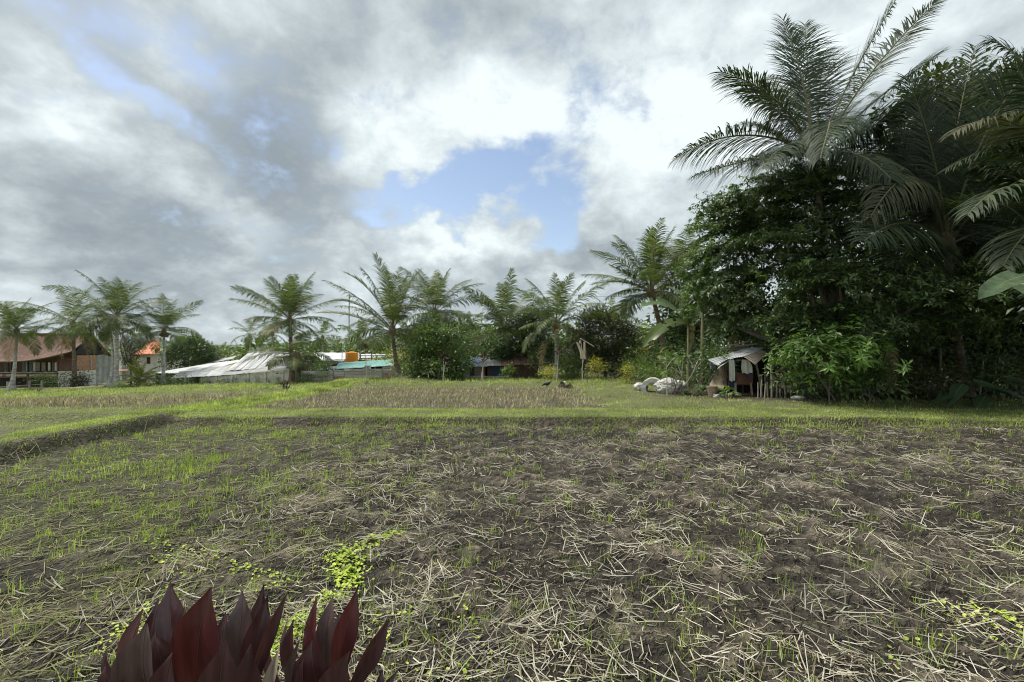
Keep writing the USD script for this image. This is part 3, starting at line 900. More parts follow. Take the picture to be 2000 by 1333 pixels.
FIBRE = plain('leaf_base_fibre', (0.09, 0.065, 0.04), (0.22, 0.17, 0.10), 6.0, 0.9, bump=0.6, stretch=(3, 3, 1))
NUT = plain('coconut_husk', (0.12, 0.15, 0.04), (0.25, 0.18, 0.06), 2.0, 0.45)
BARK = plain('tree_bark', (0.09, 0.075, 0.06), (0.19, 0.165, 0.14), 5.0, 0.9, bump=0.7, stretch=(1, 1, 0.35))
PALEBARK = plain('pale_stem_bark', (0.30, 0.27, 0.22), (0.55, 0.51, 0.44), 6.0, 0.85, bump=0.5)


def palm(name, label, foot, crown_at, n, length, seed, mat=None, group=None, segs=3, leaflets=60, els=(88, -18), bark=None, nuts=0, curve=0.0, dead=0, extra=(), radius=0.15, width=0.058, leaf=0.25, gap=0.03, droop=(0.85, 1.7), nutmat=None, flare=1.7, azs=None, vee=0.0, ldroop=0.85):
    """A coconut palm: trunk, old leaf bases, fronds one by one, perhaps nuts."""
    rs = np.random.default_rng(seed)
    mat, bark = mat or PALM, bark or TRUNK
    foot, c = np.asarray(foot, float), np.asarray(crown_at, float)
    t = thing(name, label, 'palm', foot, group)
    mid = (foot + c) / 2 + np.array([curve, 0, 0])
    line = bezier([foot - [0, 0, 0.15], mid, c], 18)
    k = np.linspace(0, 1, 18)
    rad = radius * (flare * np.exp(-k * 9) + 1.0 - 0.28 * k) * (1 + 0.05 * (np.arange(18) % 2))
    part(t, 'trunk', tube(line, rad, 10), bark, smooth=40)
    up = unit(line[-1] - line[-2])
    part(t, 'leaf_bases', tube(np.array([c - up * 0.45, c - up * 0.2, c + up * 0.15, c + up * 0.45]), radius * np.array([0.75, 1.7, 1.6, 0.5]), 9), FIBRE, smooth=40)
    for i in range(n):
        u = (i + 0.5) / n
        el = math.radians(els[0] + (els[1] - els[0]) * u ** 0.85 + rs.normal(0, 5))
        az = (i * 2.39996 + rs.normal(0, 0.16)) if azs is None else azs[i % len(azs)] + rs.normal(0, 0.1)
        L = length * (0.78 + 0.28 * math.sin(PI * min(1, u * 1.15 + 0.1))) * rs.uniform(0.88, 1.1)
        dr = rs.uniform(*droop) * (0.55 + 0.45 * math.cos(el) ** 2)
        d = arc(c + up * 0.25 * (1 - u), az, el, L, dr, 12, rs.normal(0, 0.15))
        dry = max(0.0, rs.normal(0.55, 0.25)) if u > 0.9 and rs.random() < 0.5 else 0.0
        m, tint = frond(d, length * leaf, leaflets, rs, segs, 0.15, width, 0.032 * length / 4, ldroop * rs.uniform(0.7, 1.4), rs.normal(0, 0.5), gap, dry=dry, vee=vee)
        part(t, 'frond', m, mat, tint=tint)
    for i in range(dead):
        d = arc(c - up * 0.2, rs.uniform(0, 6.28), math.radians(-35 - 20 * rs.random()), length * 0.75, 0.9, 10)
        m, tint = frond(d, length * leaf * 0.8, leaflets // 2, rs, 2, 0.2, width, 0.03, 1.3, 0, 0.2, dry=1.0)
        part(t, 'frond', m, mat, tint=tint, label='withered brown frond hanging from the crown')
    for spec in extra:      # (line, how dry, twist)
        m, tint = frond(spec[0], length * leaf * (spec[3] if len(spec) > 3 else 1), int(leaflets * 1.2), rs, max(segs, 3), 0.15, width, 0.035, 0.5, spec[2], 0.04, dry=spec[1])
        part(t, 'frond', m, mat, tint=tint, label='drooping yellowing frond reaching out low' if spec[1] > 0.3 else None)
    for i in range(nuts):
        a = i * 2.4
        s = blob_mesh(c - up * (0.28 + 0.12 * (i % 3)) + np.array([math.cos(a), math.sin(a), 0]) * radius * 2.1, (0.13, 0.13, 0.17), rs, 1, 0.1)
        part(t, 'coconut', s, nutmat or NUT, smooth=True)
    return t


def limbs(t, foot, tops, r, rs, bark, sides=8, fork=0.35, name='limb'):
    """A tapered trunk that forks towards the given points."""
    foot = np.asarray(foot, float)
    tops = np.asarray(tops, float)
    cen = tops.mean(0)
    split = foot + (cen - foot) * fork + rs.normal(0, 0.05, 3)
    part(t, 'trunk', tube(bezier([foot - [0, 0, 0.2], foot + [0.05, 0, 0.4 * (split - foot)[2]], split], 8), r * np.array([1.5, 1.15, 1.02, 1, 0.95, 0.9, 0.88, 0.85]), sides), bark, smooth=40)
    for p in tops:
        k = (split + p) / 2 + rs.normal(0, 0.12 * np.linalg.norm(p - split), 3) * [1, 1, 0.5]
        part(t, name, tube(bezier([split, k, p], 8), r * np.linspace(0.7, 0.12, 8), 6), bark, smooth=40)


def tree(name, label, foot, ells, clumps, per, leaf, mat, seed, cat='tree', group=None, r=0.15, bark=None, nl=7, fork=0.4, **kw):
    rs = np.random.default_rng(seed)
    t = thing(name, label, cat, foot, group)
    m, c = crown(ells, clumps, per, leaf, rs, **kw)
    ec = np.array([e[0] for e in ells])
    inner = ec[np.linspace(0, len(ec) - 1, min(nl, len(ec))).astype(int)]
    if len(inner) < nl:
        inner = np.vstack([inner, c[rs.choice(len(c), nl - len(inner))] * 0.6 + ec.mean(0) * 0.4])
    limbs(t, foot, inner, r, rs, bark or BARK, fork=fork)
    part(t, 'crown', m, mat)
    return t


def bush(name, label, px, y, w, h, leaf, mat, seed, clumps=60, per=9, cat='bush', group=None, lift=0.0, depth=None, bark=None, nl=4, r=0.02, **kw):
    """A shrub standing at photograph column px and depth y, w wide and h high (metres)."""
    foot = at(px, y)
    rs = np.random.default_rng(seed + 7)
    ells = [(foot + [rs.uniform(-0.2, 0.2) * w, rs.uniform(-0.1, 0.1) * w, h * (0.52 + lift)], (w * 0.5, (depth or w) * 0.5, h * (0.5 - lift * 0.6)))]
    for i in range(2):
        ells.append((foot + [rs.uniform(-0.35, 0.35) * w, rs.uniform(-0.2, 0.2) * w, h * (0.35 + 0.2 * rs.random() + lift)], (w * 0.3, w * 0.3, h * 0.3)))
    kw = {'clump': 0.13 * w, 'under': 0.6, 'jitter': 0.5, **kw, 'shell': (0.45, 1.2)}
    return tree(name, label, foot, ells, clumps, per, leaf, mat, seed, cat, group, r, bark, nl, 0.25, **kw)


LEAFDARK = leaf_mat('dark_glossy_leaves', [(0.0, (0.036, 0.064, 0.034)), (0.5, (0.074, 0.118, 0.052)), (0.85, (0.13, 0.19, 0.072)), (1.0, (0.21, 0.27, 0.08))], rough=0.36, trans=0.22, boost=1.5)
LEAFMID = leaf_mat('mid_green_leaves', [(0.0, (0.040, 0.074, 0.024)), (0.5, (0.078, 0.128, 0.038)), (0.9, (0.13, 0.195, 0.055)), (1.0, (0.20, 0.24, 0.07))], rough=0.42, trans=0.28, boost=1.5)
LEAFOLIVE = leaf_mat('olive_leaves', [(0.0, (0.034, 0.048, 0.023)), (0.6, (0.066, 0.086, 0.035)), (1.0, (0.13, 0.13, 0.052))], rough=0.45, trans=0.22, boost=1.4)
LEAFBRIGHT = leaf_mat('fresh_green_leaves', [(0.0, (0.058, 0.11, 0.022)), (0.5, (0.10, 0.175, 0.035)), (1.0, (0.19, 0.26, 0.06))], rough=0.45, trans=0.32, boost=1.5)
LEAFLOBED = leaf_mat('lobed_leaves', [(0.0, (0.06, 0.12, 0.024)), (0.5, (0.11, 0.20, 0.042)), (1.0, (0.17, 0.27, 0.065))], rough=0.45, trans=0.32, boost=1.5)
LEAFYELLOW = leaf_mat('yellow_croton_leaves', [(0.0, (0.10, 0.16, 0.02)), (0.4, (0.30, 0.30, 0.03)), (0.8, (0.50, 0.42, 0.04)), (1.0, (0.20, 0.24, 0.04))], rough=0.45, trans=0.25, boost=1.3)
LEAFRED = leaf_mat('dark_red_leaves', [(0.0, (0.035, 0.014, 0.016)), (0.6, (0.075, 0.026, 0.030)), (1.0, (0.14, 0.055, 0.055))], rough=0.45, trans=0.2, boost=1.2)
BANANA = leaf_mat('banana_leaves', [(0.0, (0.035, 0.066, 0.030)), (0.5, (0.046, 0.080, 0.036)), (1.0, (0.06, 0.095, 0.045))], vein=(9.0, 9.0, 9.0), rough=0.5, spec=0.3, trans=0.15, rib=(0.28, 0.30, 0.12), dry=(0.30, 0.22, 0.12), boost=1.3)
BANANALIGHT = leaf_mat('light_banana_leaves', [(0.0, (0.10, 0.16, 0.06)), (0.5, (0.15, 0.215, 0.085)), (1.0, (0.21, 0.27, 0.11))], rough=0.4, trans=0.35, rib=(0.34, 0.36, 0.16), dry=(0.32, 0.24, 0.14), boost=1.3)
DEADLEAF = plain('withered_leaf', (0.26, 0.19, 0.115), (0.44, 0.35, 0.23), 5.0, 0.85, bump=0.4)


def E(px, py, y, rx, ry, rz=None):
    """An ellipsoid of foliage seen at px, py, with half sizes in photograph pixels."""
    k = y / F
    return (P(px, py, y), (rx * k, (rz or (rx + ry) / 2) * k, ry * k))

# ------------------------------------------------------------------ the grove on the right
rs = np.random.default_rng(5)
Y0 = 17.0
def T(px, py, y, rx, ry):
    return E(px, py, y + 1.7 * float(sst(1640, 1500, px)), rx, ry)


BIG = [T(1590, 335, 18.2, 105, 50), T(1500, 400, 17.6, 130, 55), T(1650, 390, 17.8, 120, 70), T(1420, 465, 18.2, 90, 55), T(1550, 470, 17.4, 170, 75), T(1690, 470, 16.8, 100, 80),
       T(1400, 535, 18.6, 70, 70), T(1500, 555, 17.9, 140, 62), T(1640, 560, 16.0, 150, 62), T(1450, 620, 19.2, 80, 60), T(1590, 630, 17.2, 110, 50), T(1700, 630, 16.0, 120, 50), T(1800, 590, 15.6, 95, 70), T(1850, 640, 15.9, 85, 65), T(1375, 600, 19.0, 50, 50), T(1540, 400, 18, 140, 90), T(1865, 555, 15.9, 70, 60), T(1510, 480, 18.6, 130, 80), T(1570, 520, 17.0, 150, 75), T(1480, 500, 16.6, 120, 60), T(1600, 400, 17.6, 120, 60)]
big = tree('broadleaf_tree', 'huge dark broadleaf tree with whorled leaves towering over the tin roofed hut', at(1642, 17.4), BIG, 12000, 7, 0.215, LEAFDARK, 51, r=0.24, nl=11, fork=0.30,
           whorl=True, width=0.36, clump=0.14, shell=(0.55, 1.03), under=0.5, droop=0.5, jitter=0.3, inner=0.3, boughs=330, spread=0.95)
rs2 = np.random.default_rng(77)
tip_leaves, _ = crown(BIG, 230, 7, 0.21, rs2, width=0.36, clump=0.12, shell=(1.0, 1.06), under=0.05, droop=0.55, whorl=True, jitter=0.35)  # paler clumps on the upper skin of the crown
part(big, 'pale_leaves', tip_leaves, LEAFBRIGHT, label='pale green leaves at the twig ends')

tree('broadleaf_tree', 'dark tree with round loose leaves beneath the top right palm fronds', at(1900, 21), [E(1850, 190, 21, 70, 50), E(1790, 230, 20.5, 60, 45), E(1930, 230, 21, 90, 70), E(1860, 290, 21, 110, 70), E(2010, 180, 21, 90, 60), E(1960, 330, 22, 150, 90), E(1790, 350, 21.5, 90, 90), E(1900, 430, 22, 160, 100), E(2050, 330, 21, 120, 140)],
     2600, 9, 0.30, LEAFOLIVE, 52, r=0.2, width=0.62, clump=0.40, shell=(0.7, 1.02), under=0.6, jitter=0.3, inner=0.2)
tree('broadleaf_tree', 'deeply shaded tree filling the right edge behind the banana leaf', at(1985, 19.5), [E(1950, 480, 19.5, 110, 80), E(2050, 520, 19, 130, 110), E(1900, 560, 20, 100, 80), E(2000, 620, 19.5, 140, 70), E(1880, 650, 20.5, 110, 60), E(2120, 640, 18, 120, 120), E(1790, 480, 20.5, 90, 70), E(2100, 420, 18, 120, 120)],
     2600, 9, 0.30, LEAFDARK, 53, r=0.18, width=0.45, clump=0.40, shell=(0.6, 1.02), under=0.7, jitter=0.3, inner=0.25)
tree('broadleaf_tree', 'low dark tree closing the grove behind the big tree', at(1740, 22.0), [E(1700, 560, 22, 140, 90), E(1800, 640, 22, 120, 70), E(1600, 640, 22, 120, 60), E(1480, 640, 22, 90, 60), E(1900, 700, 22, 130, 60), E(1700, 700, 22, 110, 50)],
     1700, 9, 0.32, LEAFDARK, 54, r=0.16, width=0.5, clump=0.45, shell=(0.55, 1.02), under=0.9, jitter=0.3, inner=0.3)
# trees of the same grove just outside the picture: they shade its right side
tree('broadleaf_tree', 'broad dark tree reaching in from beyond the right edge', [18.5, 11.5, gzs(18.5, 11.5)], [((19.0, 11.5, 5.5), (2.6, 3.0, 2.4)), ((20.5, 14, 7.0), (3.2, 3.2, 3.0)), ((18.8, 14.5, 4.2), (1.6, 2.2, 1.6)), ((21.0, 9.5, 4.5), (2.5, 2.5, 2.0))],
     1300, 9, 0.3, LEAFDARK, 55, r=0.22, width=0.45, clump=0.4, shell=(0.6, 1.02), under=0.8, inner=0.2)

# understory at the foot of the grove
for i, (px, y, w, h, leaf, mat, label, n) in enumerate([
        (1618, 15.4, 3.2, 2.5, 0.27, LEAFLOBED, 'light green lobed shrub in front of the big tree, right of the hut', 330),
        (1695, 15.6, 1.7, 1.7, 0.20, LEAFMID, 'mid green shrub beside the light green lobed shrub', 110),
        (1570, 16.6, 1.9, 1.25, 0.17, LEAFDARK, 'low dark shrub among the thin stakes right of the hut', 150),
        (1830, 16.3, 1.9, 1.35, 0.16, LEAFOLIVE, 'dim leafy shrub in front of the dark gap in the grove', 150),
        (1770, 18.0, 2.2, 1.9, 0.20, LEAFOLIVE, 'tangled dim shrub beside the withered hanging frond', 150),
        (1935, 17.5, 2.6, 2.0, 0.22, LEAFDARK, 'dark shrub behind the big arrow shaped leaves', 150),
        (1530, 19.5, 2.6, 2.4, 0.22, LEAFDARK, 'dark shrub behind the hut roof', 150),
        (1385, 19.6, 2.0, 2.2, 0.20, LEAFDARK, 'dark shrub left of the hut roof', 140),
        (1395, 18.3, 1.3, 2.5, 0.13, LEAFMID, 'green climber hanging over the left corner of the hut roof', 120),
        (1660, 19.5, 3.0, 2.2, 0.22, LEAFDARK, 'dark shrub at the trunk of the big tree', 160),
        (1850, 21.5, 4.0, 3.2, 0.26, LEAFDARK, 'shadowed thicket deep in the grove', 200),
        (2000, 20.5, 3.8, 3.4, 0.26, LEAFDARK, 'shadowed thicket at the right edge of the grove', 200)]):
    kw = dict(whorl=True, splay=1.0, width=0.34, droop=0.2, lift=0.12, per=7) if i == 0 else dict(per=9, inner=0.2)
    bush('shrub', label, px, y, w, h, leaf, mat, 300 + i, n, cat='shrub', shell=(0.6, 1.05), r=0.03, **kw)

# the tall palm whose crown rises over the big tree
def px_curve(y0, *pts):
    """A frond line through photograph points, each with its own depth."""
    return bezier([P(px, py, y0 + dy) for px, py, dy in pts], 16)


C = (1590, 292)
D = 18.0
hero = [px_curve(D, (1588, 290, 0), (1575, 150, 0.3), (1530, 38, 1.2)), px_curve(D, (1585, 290, 0), (1530, 175, -0.6), (1408, 140, -1.2)),
        px_curve(D, (1586, 292, 0), (1578, 120, 1.0), (1572, 48, 2.2)),
        px_curve(D, (1580, 298, 0), (1450, 225, -0.5), (1318, 310, -0.9)), px_curve(D, (1582, 302, 0), (1480, 300, -1.6), (1352, 345, -2.6)),
        px_curve(D, (1600, 292, 0), (1640, 180, 0.4), (1752, -4, 1.0)), px_curve(D, (1605, 295, 0), (1690, 130, -0.8), (1834, 0, -1.2)),
        px_curve(D, (1605, 300, 0), (1700, 190, 0.8), (1832, 110, 1.6)), px_curve(D, (1600, 300, 0), (1640, 175, -2.0), (1602, 310, -4.4)),
        px_curve(D, (1585, 296, 0), (1500, 260, 1.2), (1470, 240, 2.4)), px_curve(D, (1610, 304, 0), (1720, 260, 1.4), (1800, 300, 3.2)),
        px_curve(D, (1590, 295, 0), (1560, 190, 2.2), (1500, 150, 4.6)), px_curve(D, (1600, 296, 0), (1650, 220, 2.5), (1690, 190, 5.0)),
        px_curve(D, (1590, 294, 0), (1540, 220, 1.0), (1450, 175, 2.0)), px_curve(D, (1595, 292, 0), (1600, 160, 1.5), (1610, 100, 3.0)), px_curve(D, (1605, 300, 0), (1700, 250, -0.6), (1790, 200, -1.0)), px_curve(D, (1600, 302, 0), (1680, 280, -1.6), (1740, 350, -3.0)), px_curve(D, (1588, 300, 0), (1540, 250, -1.8), (1490, 330, -3.2))]
foot = at(1625, 19.0)
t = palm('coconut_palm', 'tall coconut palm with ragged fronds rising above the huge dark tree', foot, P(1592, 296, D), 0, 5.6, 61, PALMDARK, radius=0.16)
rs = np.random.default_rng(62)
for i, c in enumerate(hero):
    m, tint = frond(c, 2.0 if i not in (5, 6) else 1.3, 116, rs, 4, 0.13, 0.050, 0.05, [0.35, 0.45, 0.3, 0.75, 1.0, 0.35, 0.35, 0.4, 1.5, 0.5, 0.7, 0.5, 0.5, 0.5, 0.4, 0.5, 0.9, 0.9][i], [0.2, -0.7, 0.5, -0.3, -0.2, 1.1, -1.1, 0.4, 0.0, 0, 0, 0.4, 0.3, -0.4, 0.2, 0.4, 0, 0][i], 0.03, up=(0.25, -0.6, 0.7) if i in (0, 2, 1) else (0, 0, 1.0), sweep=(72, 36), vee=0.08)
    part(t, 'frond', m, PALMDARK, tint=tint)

# the second palm, low crown on the right, and the third at the edge
C2 = 16.6
hero2 = [px_curve(C2, (1845, 470, 0), (1800, 330, 0.2), (1725, 215, 0.6)), px_curve(C2, (1850, 470, 0), (1850, 290, 0), (1905, 90, 0.8)), px_curve(C2, (1845, 468, 0), (1800, 250, -1.0), (1700, 425, -2.2)),
         px_curve(C2, (1855, 470, 0), (1900, 250, -0.6), (2030, 110, -1.0)), px_curve(C2, (1858, 475, 0), (1960, 300, -0.8), (2090, 260, -1.4)), px_curve(C2, (1840, 475, 0), (1790, 420, -0.8), (1735, 560, -1.4)),
         px_curve(C2, (1856, 478, 0), (1960, 420, 0.5), (2060, 470, 1.0)), px_curve(C2, (1845, 472, 0), (1760, 330, 1.4), (1690, 260, 2.6)), px_curve(C2, (1850, 470, 0), (1880, 320, 1.8), (1860, 180, 3.4)),
         px_curve(C2, (1850, 474, 0), (1930, 380, 1.8), (2010, 330, 3.6)), px_curve(C2, (1846, 474, 0), (1780, 380, 2.0), (1700, 330, 4.0)), px_curve(C2, (1846, 474, 0), (1790, 330, 0.4), (1740, 300, 0.2)),
         px_curve(C2, (1850, 470, 0), (1830, 280, -0.4), (1770, 150, -0.2)), px_curve(C2, (1855, 470, 0), (1905, 280, 0.6), (1990, 180, 1.2)), px_curve(C2, (1845, 474, 0), (1770, 400, -1.4), (1690, 470, -2.6)), px_curve(C2, (1856, 476, 0), (1930, 350, -1.4), (2000, 430, -2.6))]
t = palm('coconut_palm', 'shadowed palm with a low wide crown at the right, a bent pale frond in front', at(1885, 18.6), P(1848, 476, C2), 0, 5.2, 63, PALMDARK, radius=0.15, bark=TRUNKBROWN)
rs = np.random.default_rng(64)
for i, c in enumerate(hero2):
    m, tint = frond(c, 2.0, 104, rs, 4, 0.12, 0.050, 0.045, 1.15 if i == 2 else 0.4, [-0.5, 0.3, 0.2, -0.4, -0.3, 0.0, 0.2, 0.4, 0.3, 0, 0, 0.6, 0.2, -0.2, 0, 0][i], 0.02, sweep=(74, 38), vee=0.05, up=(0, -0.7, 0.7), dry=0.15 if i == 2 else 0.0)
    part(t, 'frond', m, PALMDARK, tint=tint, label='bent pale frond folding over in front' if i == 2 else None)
C3 = 13.0
hero3 = [px_curve(C3, (2110, 420, 0), (2010, 160, 0.4), (1860, 262, 0.2)), px_curve(C3, (2110, 420, 0), (2060, 120, 0.6), (1932, 78, 1.6)), px_curve(C3, (2110, 430, 0), (1990, 300, -0.6), (1890, 420, -1.0)), px_curve(C3, (2115, 430, 0), (2060, 250, 0.2), (1985, 130, 0.2)),
         px_curve(C3, (2110, 440, 0), (2000, 330, 0.6), (1905, 330, 1.4)), px_curve(C3, (2120, 430, 0), (2200, 250, 0.6), (2330, 250, 1.4)), px_curve(C3, (2110, 445, 0), (2020, 400, -0.6), (1960, 520, -1.2)), px_curve(C3, (2120, 430, 0), (2160, 200, -0.8), (2200, 90, -1.6)),
         px_curve(C3, (2110, 430, 0), (2000, 230, 1.2), (1850, 330, 1.6)), px_curve(C3, (2110, 425, 0), (2030, 200, 1.4), (1900, 190, 2.2))]
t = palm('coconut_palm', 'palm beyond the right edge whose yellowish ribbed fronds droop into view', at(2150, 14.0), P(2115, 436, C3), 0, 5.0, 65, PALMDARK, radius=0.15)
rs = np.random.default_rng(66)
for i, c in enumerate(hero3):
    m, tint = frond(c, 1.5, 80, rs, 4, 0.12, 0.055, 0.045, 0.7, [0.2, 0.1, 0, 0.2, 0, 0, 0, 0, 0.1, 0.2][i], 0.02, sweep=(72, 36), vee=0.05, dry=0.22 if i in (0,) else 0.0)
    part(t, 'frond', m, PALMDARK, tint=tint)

# withered frond hanging at the dark trunk
m, tint = frond(px_curve(16.6, (1732, 660, 0), (1742, 700, -0.1), (1738, 765, -0.1)), 0.55, 34, np.random.default_rng(3), 3, 0.05, 0.05, 0.03, 2.2, 0, 0.05, dry=1.0, up=(0, -1, 0.2))
single('withered_frond', m, PALM, 'withered brown palm frond hanging down in front of the dark grove', 'palm frond', tint=tint)

# large banana leaf reaching in from the right edge
rs = np.random.default_rng(9)
foot = np.array([12.3, 9.6, gzs(12.3, 9.6)])
t = thing('banana_plant', 'banana plant at the right edge with one broad leaf hanging into view', 'banana plant', foot)
part(t, 'stem', tube(bezier([foot - [0, 0, 0.1], foot + [0.1, 0, 1.3], foot + [0.15, 0.05, 2.7]], 8), np.linspace(0.13, 0.07, 8), 10), plain('banana_stem', (0.12, 0.14, 0.05), (0.24, 0.22, 0.10), 5, 0.5, stretch=(4, 4, 0.5)), smooth=40)
top = foot + [0.15, 0.05, 2.7]
for pts, w, tr in [([top, P(2060, 470, 9.3), P(1910, 585, 8.9)], 0.58, 3), ([top, top + [0.5, 0.3, 1.6], top + [1.6, 0.6, 1.4]], 0.5, 3), ([top, top + [0.1, 0.9, 1.6], top + [0.3, 2.0, 1.2]], 0.5, 3), ([top, top + [0.6, -0.8, 1.3], top + [1.3, -1.4, 0.6]], 0.5, 3)]:
    m, tint = blade_leaf(pts, w, 'banana', 0.22, (-0.5, -0.6, 0.75), 16, 3, 0.04, rs, tr)
    part(t, 'leaf', m, BANANA, smooth=True, tint=tint)

# arrow shaped leaves in the shade on the right
t = thing('taro_plant', 'dark taro plant with big arrow shaped leaves at the foot of the right grove', 'plant', at(1905, 15.4))
for i, (bx, by, tx, ty, w) in enumerate([(1900, 742, 1990, 775, 0.62), (1945, 760, 2035, 790, 0.6), (1880, 750, 1850, 800, 0.42), (1925, 772, 1905, 812, 0.40), (1960, 735, 2050, 760, 0.6), (1875, 770, 1815, 790, 0.36), (1990, 790, 2050, 815, 0.45)]):
    b = P(bx, by, 15.2 - 0.1 * (i % 3)); e = P(tx, ty, 14.6)
    m, tint = blade_leaf([b, (b + e) / 2 + [0, 0, 0.12], e], w, 'heart', -0.12, (0, -0.35, 1.0), 10, 3, 0.03, rs)
    part(t, 'leaf', m, LEAFDARK, smooth=True, tint=tint)
    part(t, 'leaf_stalk', tube(bezier([at(1905 + 6 * i - 18, 15.4), (at(1905, 15.4) + b) / 2 + [0, 0, 0.3], b], 6), 0.014, 5), LEAFMID, smooth=True)

# dead stems and sticks under the grove
STICK = plain('dry_sticks', (0.16, 0.13, 0.10), (0.32, 0.28, 0.22), 8, 0.85)
for a, b, r, label in [((1632, 772, 16.0), (1600, 742, 15.9), 0.022, 'bare pale stick leaning left against the big tree trunk'), ((1747, 783, 16.0), (1712, 748, 16.2), 0.026, 'bare pale stick leaning left of the withered frond'),
                       ((1690, 790, 15.6), (1682, 772, 15.6), 0.018, 'short broken stick standing before the dark shrub'), ((1710, 786, 15.7), (1695, 760, 15.7), 0.014, 'thin dark stick by the dark shrub'),
                       ((1912, 728, 17.0), (1921, 700, 17.0), 0.03, 'forked grey branch in the deep shade'), ((1835, 720, 18), (1837, 680, 18), 0.05, 'grey post standing in the deep shade of the grove')]:
    p = P(*a); p[2] = min(p[2], gzs(p[0], p[1]) - 0.02) if a[1] > 740 else p[2]
    if a[1] <= 740:
        p = np.array([p[0], p[1], gzs(p[0], p[1])])
    single('stick', tube(bezier([p, (p + P(*b)) / 2 + [0.03, 0, 0.02], P(*b)], 6), r * np.linspace(1, 0.7, 6), 6), STICK, label, 'stick', smooth=40)

# ------------------------------------------------------------------ the palms and trees of the village row
rs = np.random.default_rng(31)
# left group
palm('coconut_palm', 'leftmost palm in front of the brown house, white slanting foot', at(22, 50), P(32, 648, 50.5), 21, 5.0, 101, els=(86, -16), curve=0.3, dead=1, radius=0.17, nuts=5, nutmat=NUT)
palm('coconut_palm', 'shaggy palm with brown withered fronds before the house gable', at(146, 50), P(143, 634, 51), 19, 5.4, 102, els=(84, -24), dead=3, radius=0.19, bark=TRUNKBROWN)
palm('coconut_palm', 'tallest of the left palms, thick pale trunk beside the grey tin fence', at(226, 48), P(229, 622, 48), 25, 5.7, 103, els=(90, -18), radius=0.20, nuts=7, flare=2.2, dead=1)
palm('coconut_palm', 'slender crooked palm leaning against the tallest left palm', at(212, 47.5), P(213, 640, 48.6), 12, 3.2, 104, els=(70, -20), radius=0.13, curve=0.9, flare=2.0, dead=1)
palm('coconut_palm', 'palm with reddish nuts in front of the round dark tree', at(318, 50), P(320, 648, 50), 20, 5.1, 105, els=(88, -14), radius=0.15, nuts=9, nutmat=plain('red_husk', (0.12, 0.05, 0.035), (0.22, 0.11, 0.07), 2, 0.5), curve=0.15)
palm('young_palm', 'young yellow green palm fountain with no trunk, before the orange roofed house', at(273, 46), at(273, 46) + [0, 0, 0.55], 15, 2.5, 106, PALM and leaf_mat('young_palm_leaflets', [(0, (0.10, 0.14, 0.03)), (0.6, (0.19, 0.22, 0.05)), (1, (0.32, 0.30, 0.09))], trans=0.3, rib=(0.45, 0.42, 0.15), dry=(0.34, 0.25, 0.12)), els=(85, 5), radius=0.10, bark=TRUNKBROWN, flare=1.0, leaf=0.22)
# middle palms
palm('coconut_palm', 'bushy palm with dense dark crown standing by the tin roofed sheds', at(572, 41), P(566, 628, 41.5), 27, 5.2, 107, els=(90, -12), radius=0.21, bark=TRUNKBROWN, droop=(0.6, 1.3))
palm('coconut_palm', 'short palm with wide flat fronds and orange nuts, at the foot of the bushy palm', at(584, 38.5), P(577, 696, 38.5), 15, 4.0, 108, els=(42, -16), radius=0.22, bark=TRUNKBROWN, nuts=6, nutmat=plain('orange_husk', (0.45, 0.16, 0.03), (0.60, 0.26, 0.06), 2, 0.45), droop=(0.7, 1.2), flare=1.4)
D = 33.0
palm('coconut_palm', 'large open palm leaning over the green roof, one yellowing frond reaching left', at(783, 32.5), P(767, 648, D), 19, 5.3, 109, els=(88, -8), radius=0.17, bark=TRUNKBROWN, curve=-0.25, gap=0.06, droop=(0.65, 1.2),
     extra=[(px_curve(D, (765, 652, 0), (690, 605, -0.8), (616, 612, -1.6)), 0.55, 0.2, 1.1), (px_curve(D, (765, 648, 0), (700, 575, -1.0), (640, 590, -2.0)), 0.1, 0.2, 1.0),
            (px_curve(D, (766, 645, 0), (735, 560, -0.4), (672, 532, -0.8)), 0.0, 0.2, 1.0), (px_curve(D, (768, 645, 0), (760, 560, 0), (733, 498, 0.4)), 0.0, 0.3, 1.0), (px_curve(D, (770, 645, 0), (790, 560, 0.2), (822, 528, 0.4)), 0.0, -0.3, 1.0)])
palm('coconut_palm', 'palm with a full pale crown behind the tangled mid green tree', at(852, 37), P(850, 615, 37), 27, 4.8, 110, els=(85, -20), radius=0.16, dead=1)
D = 37.0
palm('coconut_palm', 'palm with stiff upright dark fronds behind the rusty roofed shed', at(992, 38), P(990, 640, D + 1), 19, 4.8, 111, els=(85, -5), radius=0.17, droop=(0.55, 1.1),
     extra=[(px_curve(D, (985, 648, 0), (940, 650, -1), (903, 695, -2)), 0.2, 0.3, 1.1), (px_curve(D, (988, 646, 0), (960, 600, -1), (935, 585, -2)), 0.05, 0.3, 1.0)])
palm('coconut_palm', 'sparse palm with a slim grey trunk in front of the round dark tree', at(1087, 34), P(1086, 635, 34), 21, 4.7, 112, els=(88, -12), radius=0.14, gap=0.08, droop=(0.6, 1.2), nuts=3, nutmat=plain('pale_husk', (0.42, 0.24, 0.10), (0.55, 0.36, 0.18), 3, 0.6), dead=1)
D = 29.0
palm('coconut_palm', 'palm leaning left above the banana plants, long fronds against the sky', at(1303, 29), P(1272, 572, D), 21, 4.7, 113, els=(88, -12), radius=0.19, bark=TRUNKBROWN, curve=0.4, droop=(0.65, 1.2),
     extra=[(px_curve(D, (1270, 572, 0), (1220, 540, -0.5), (1158, 556, -1)), 0.0, 0.3, 1.0), (px_curve(D, (1270, 570, 0), (1235, 540, -0.5), (1190, 518, -1)), 0.0, 0.3, 1.0), (px_curve(D, (1273, 568, 0), (1270, 500, 0.3), (1270, 448, 0.4)), 0.0, 0.2, 1.0)])
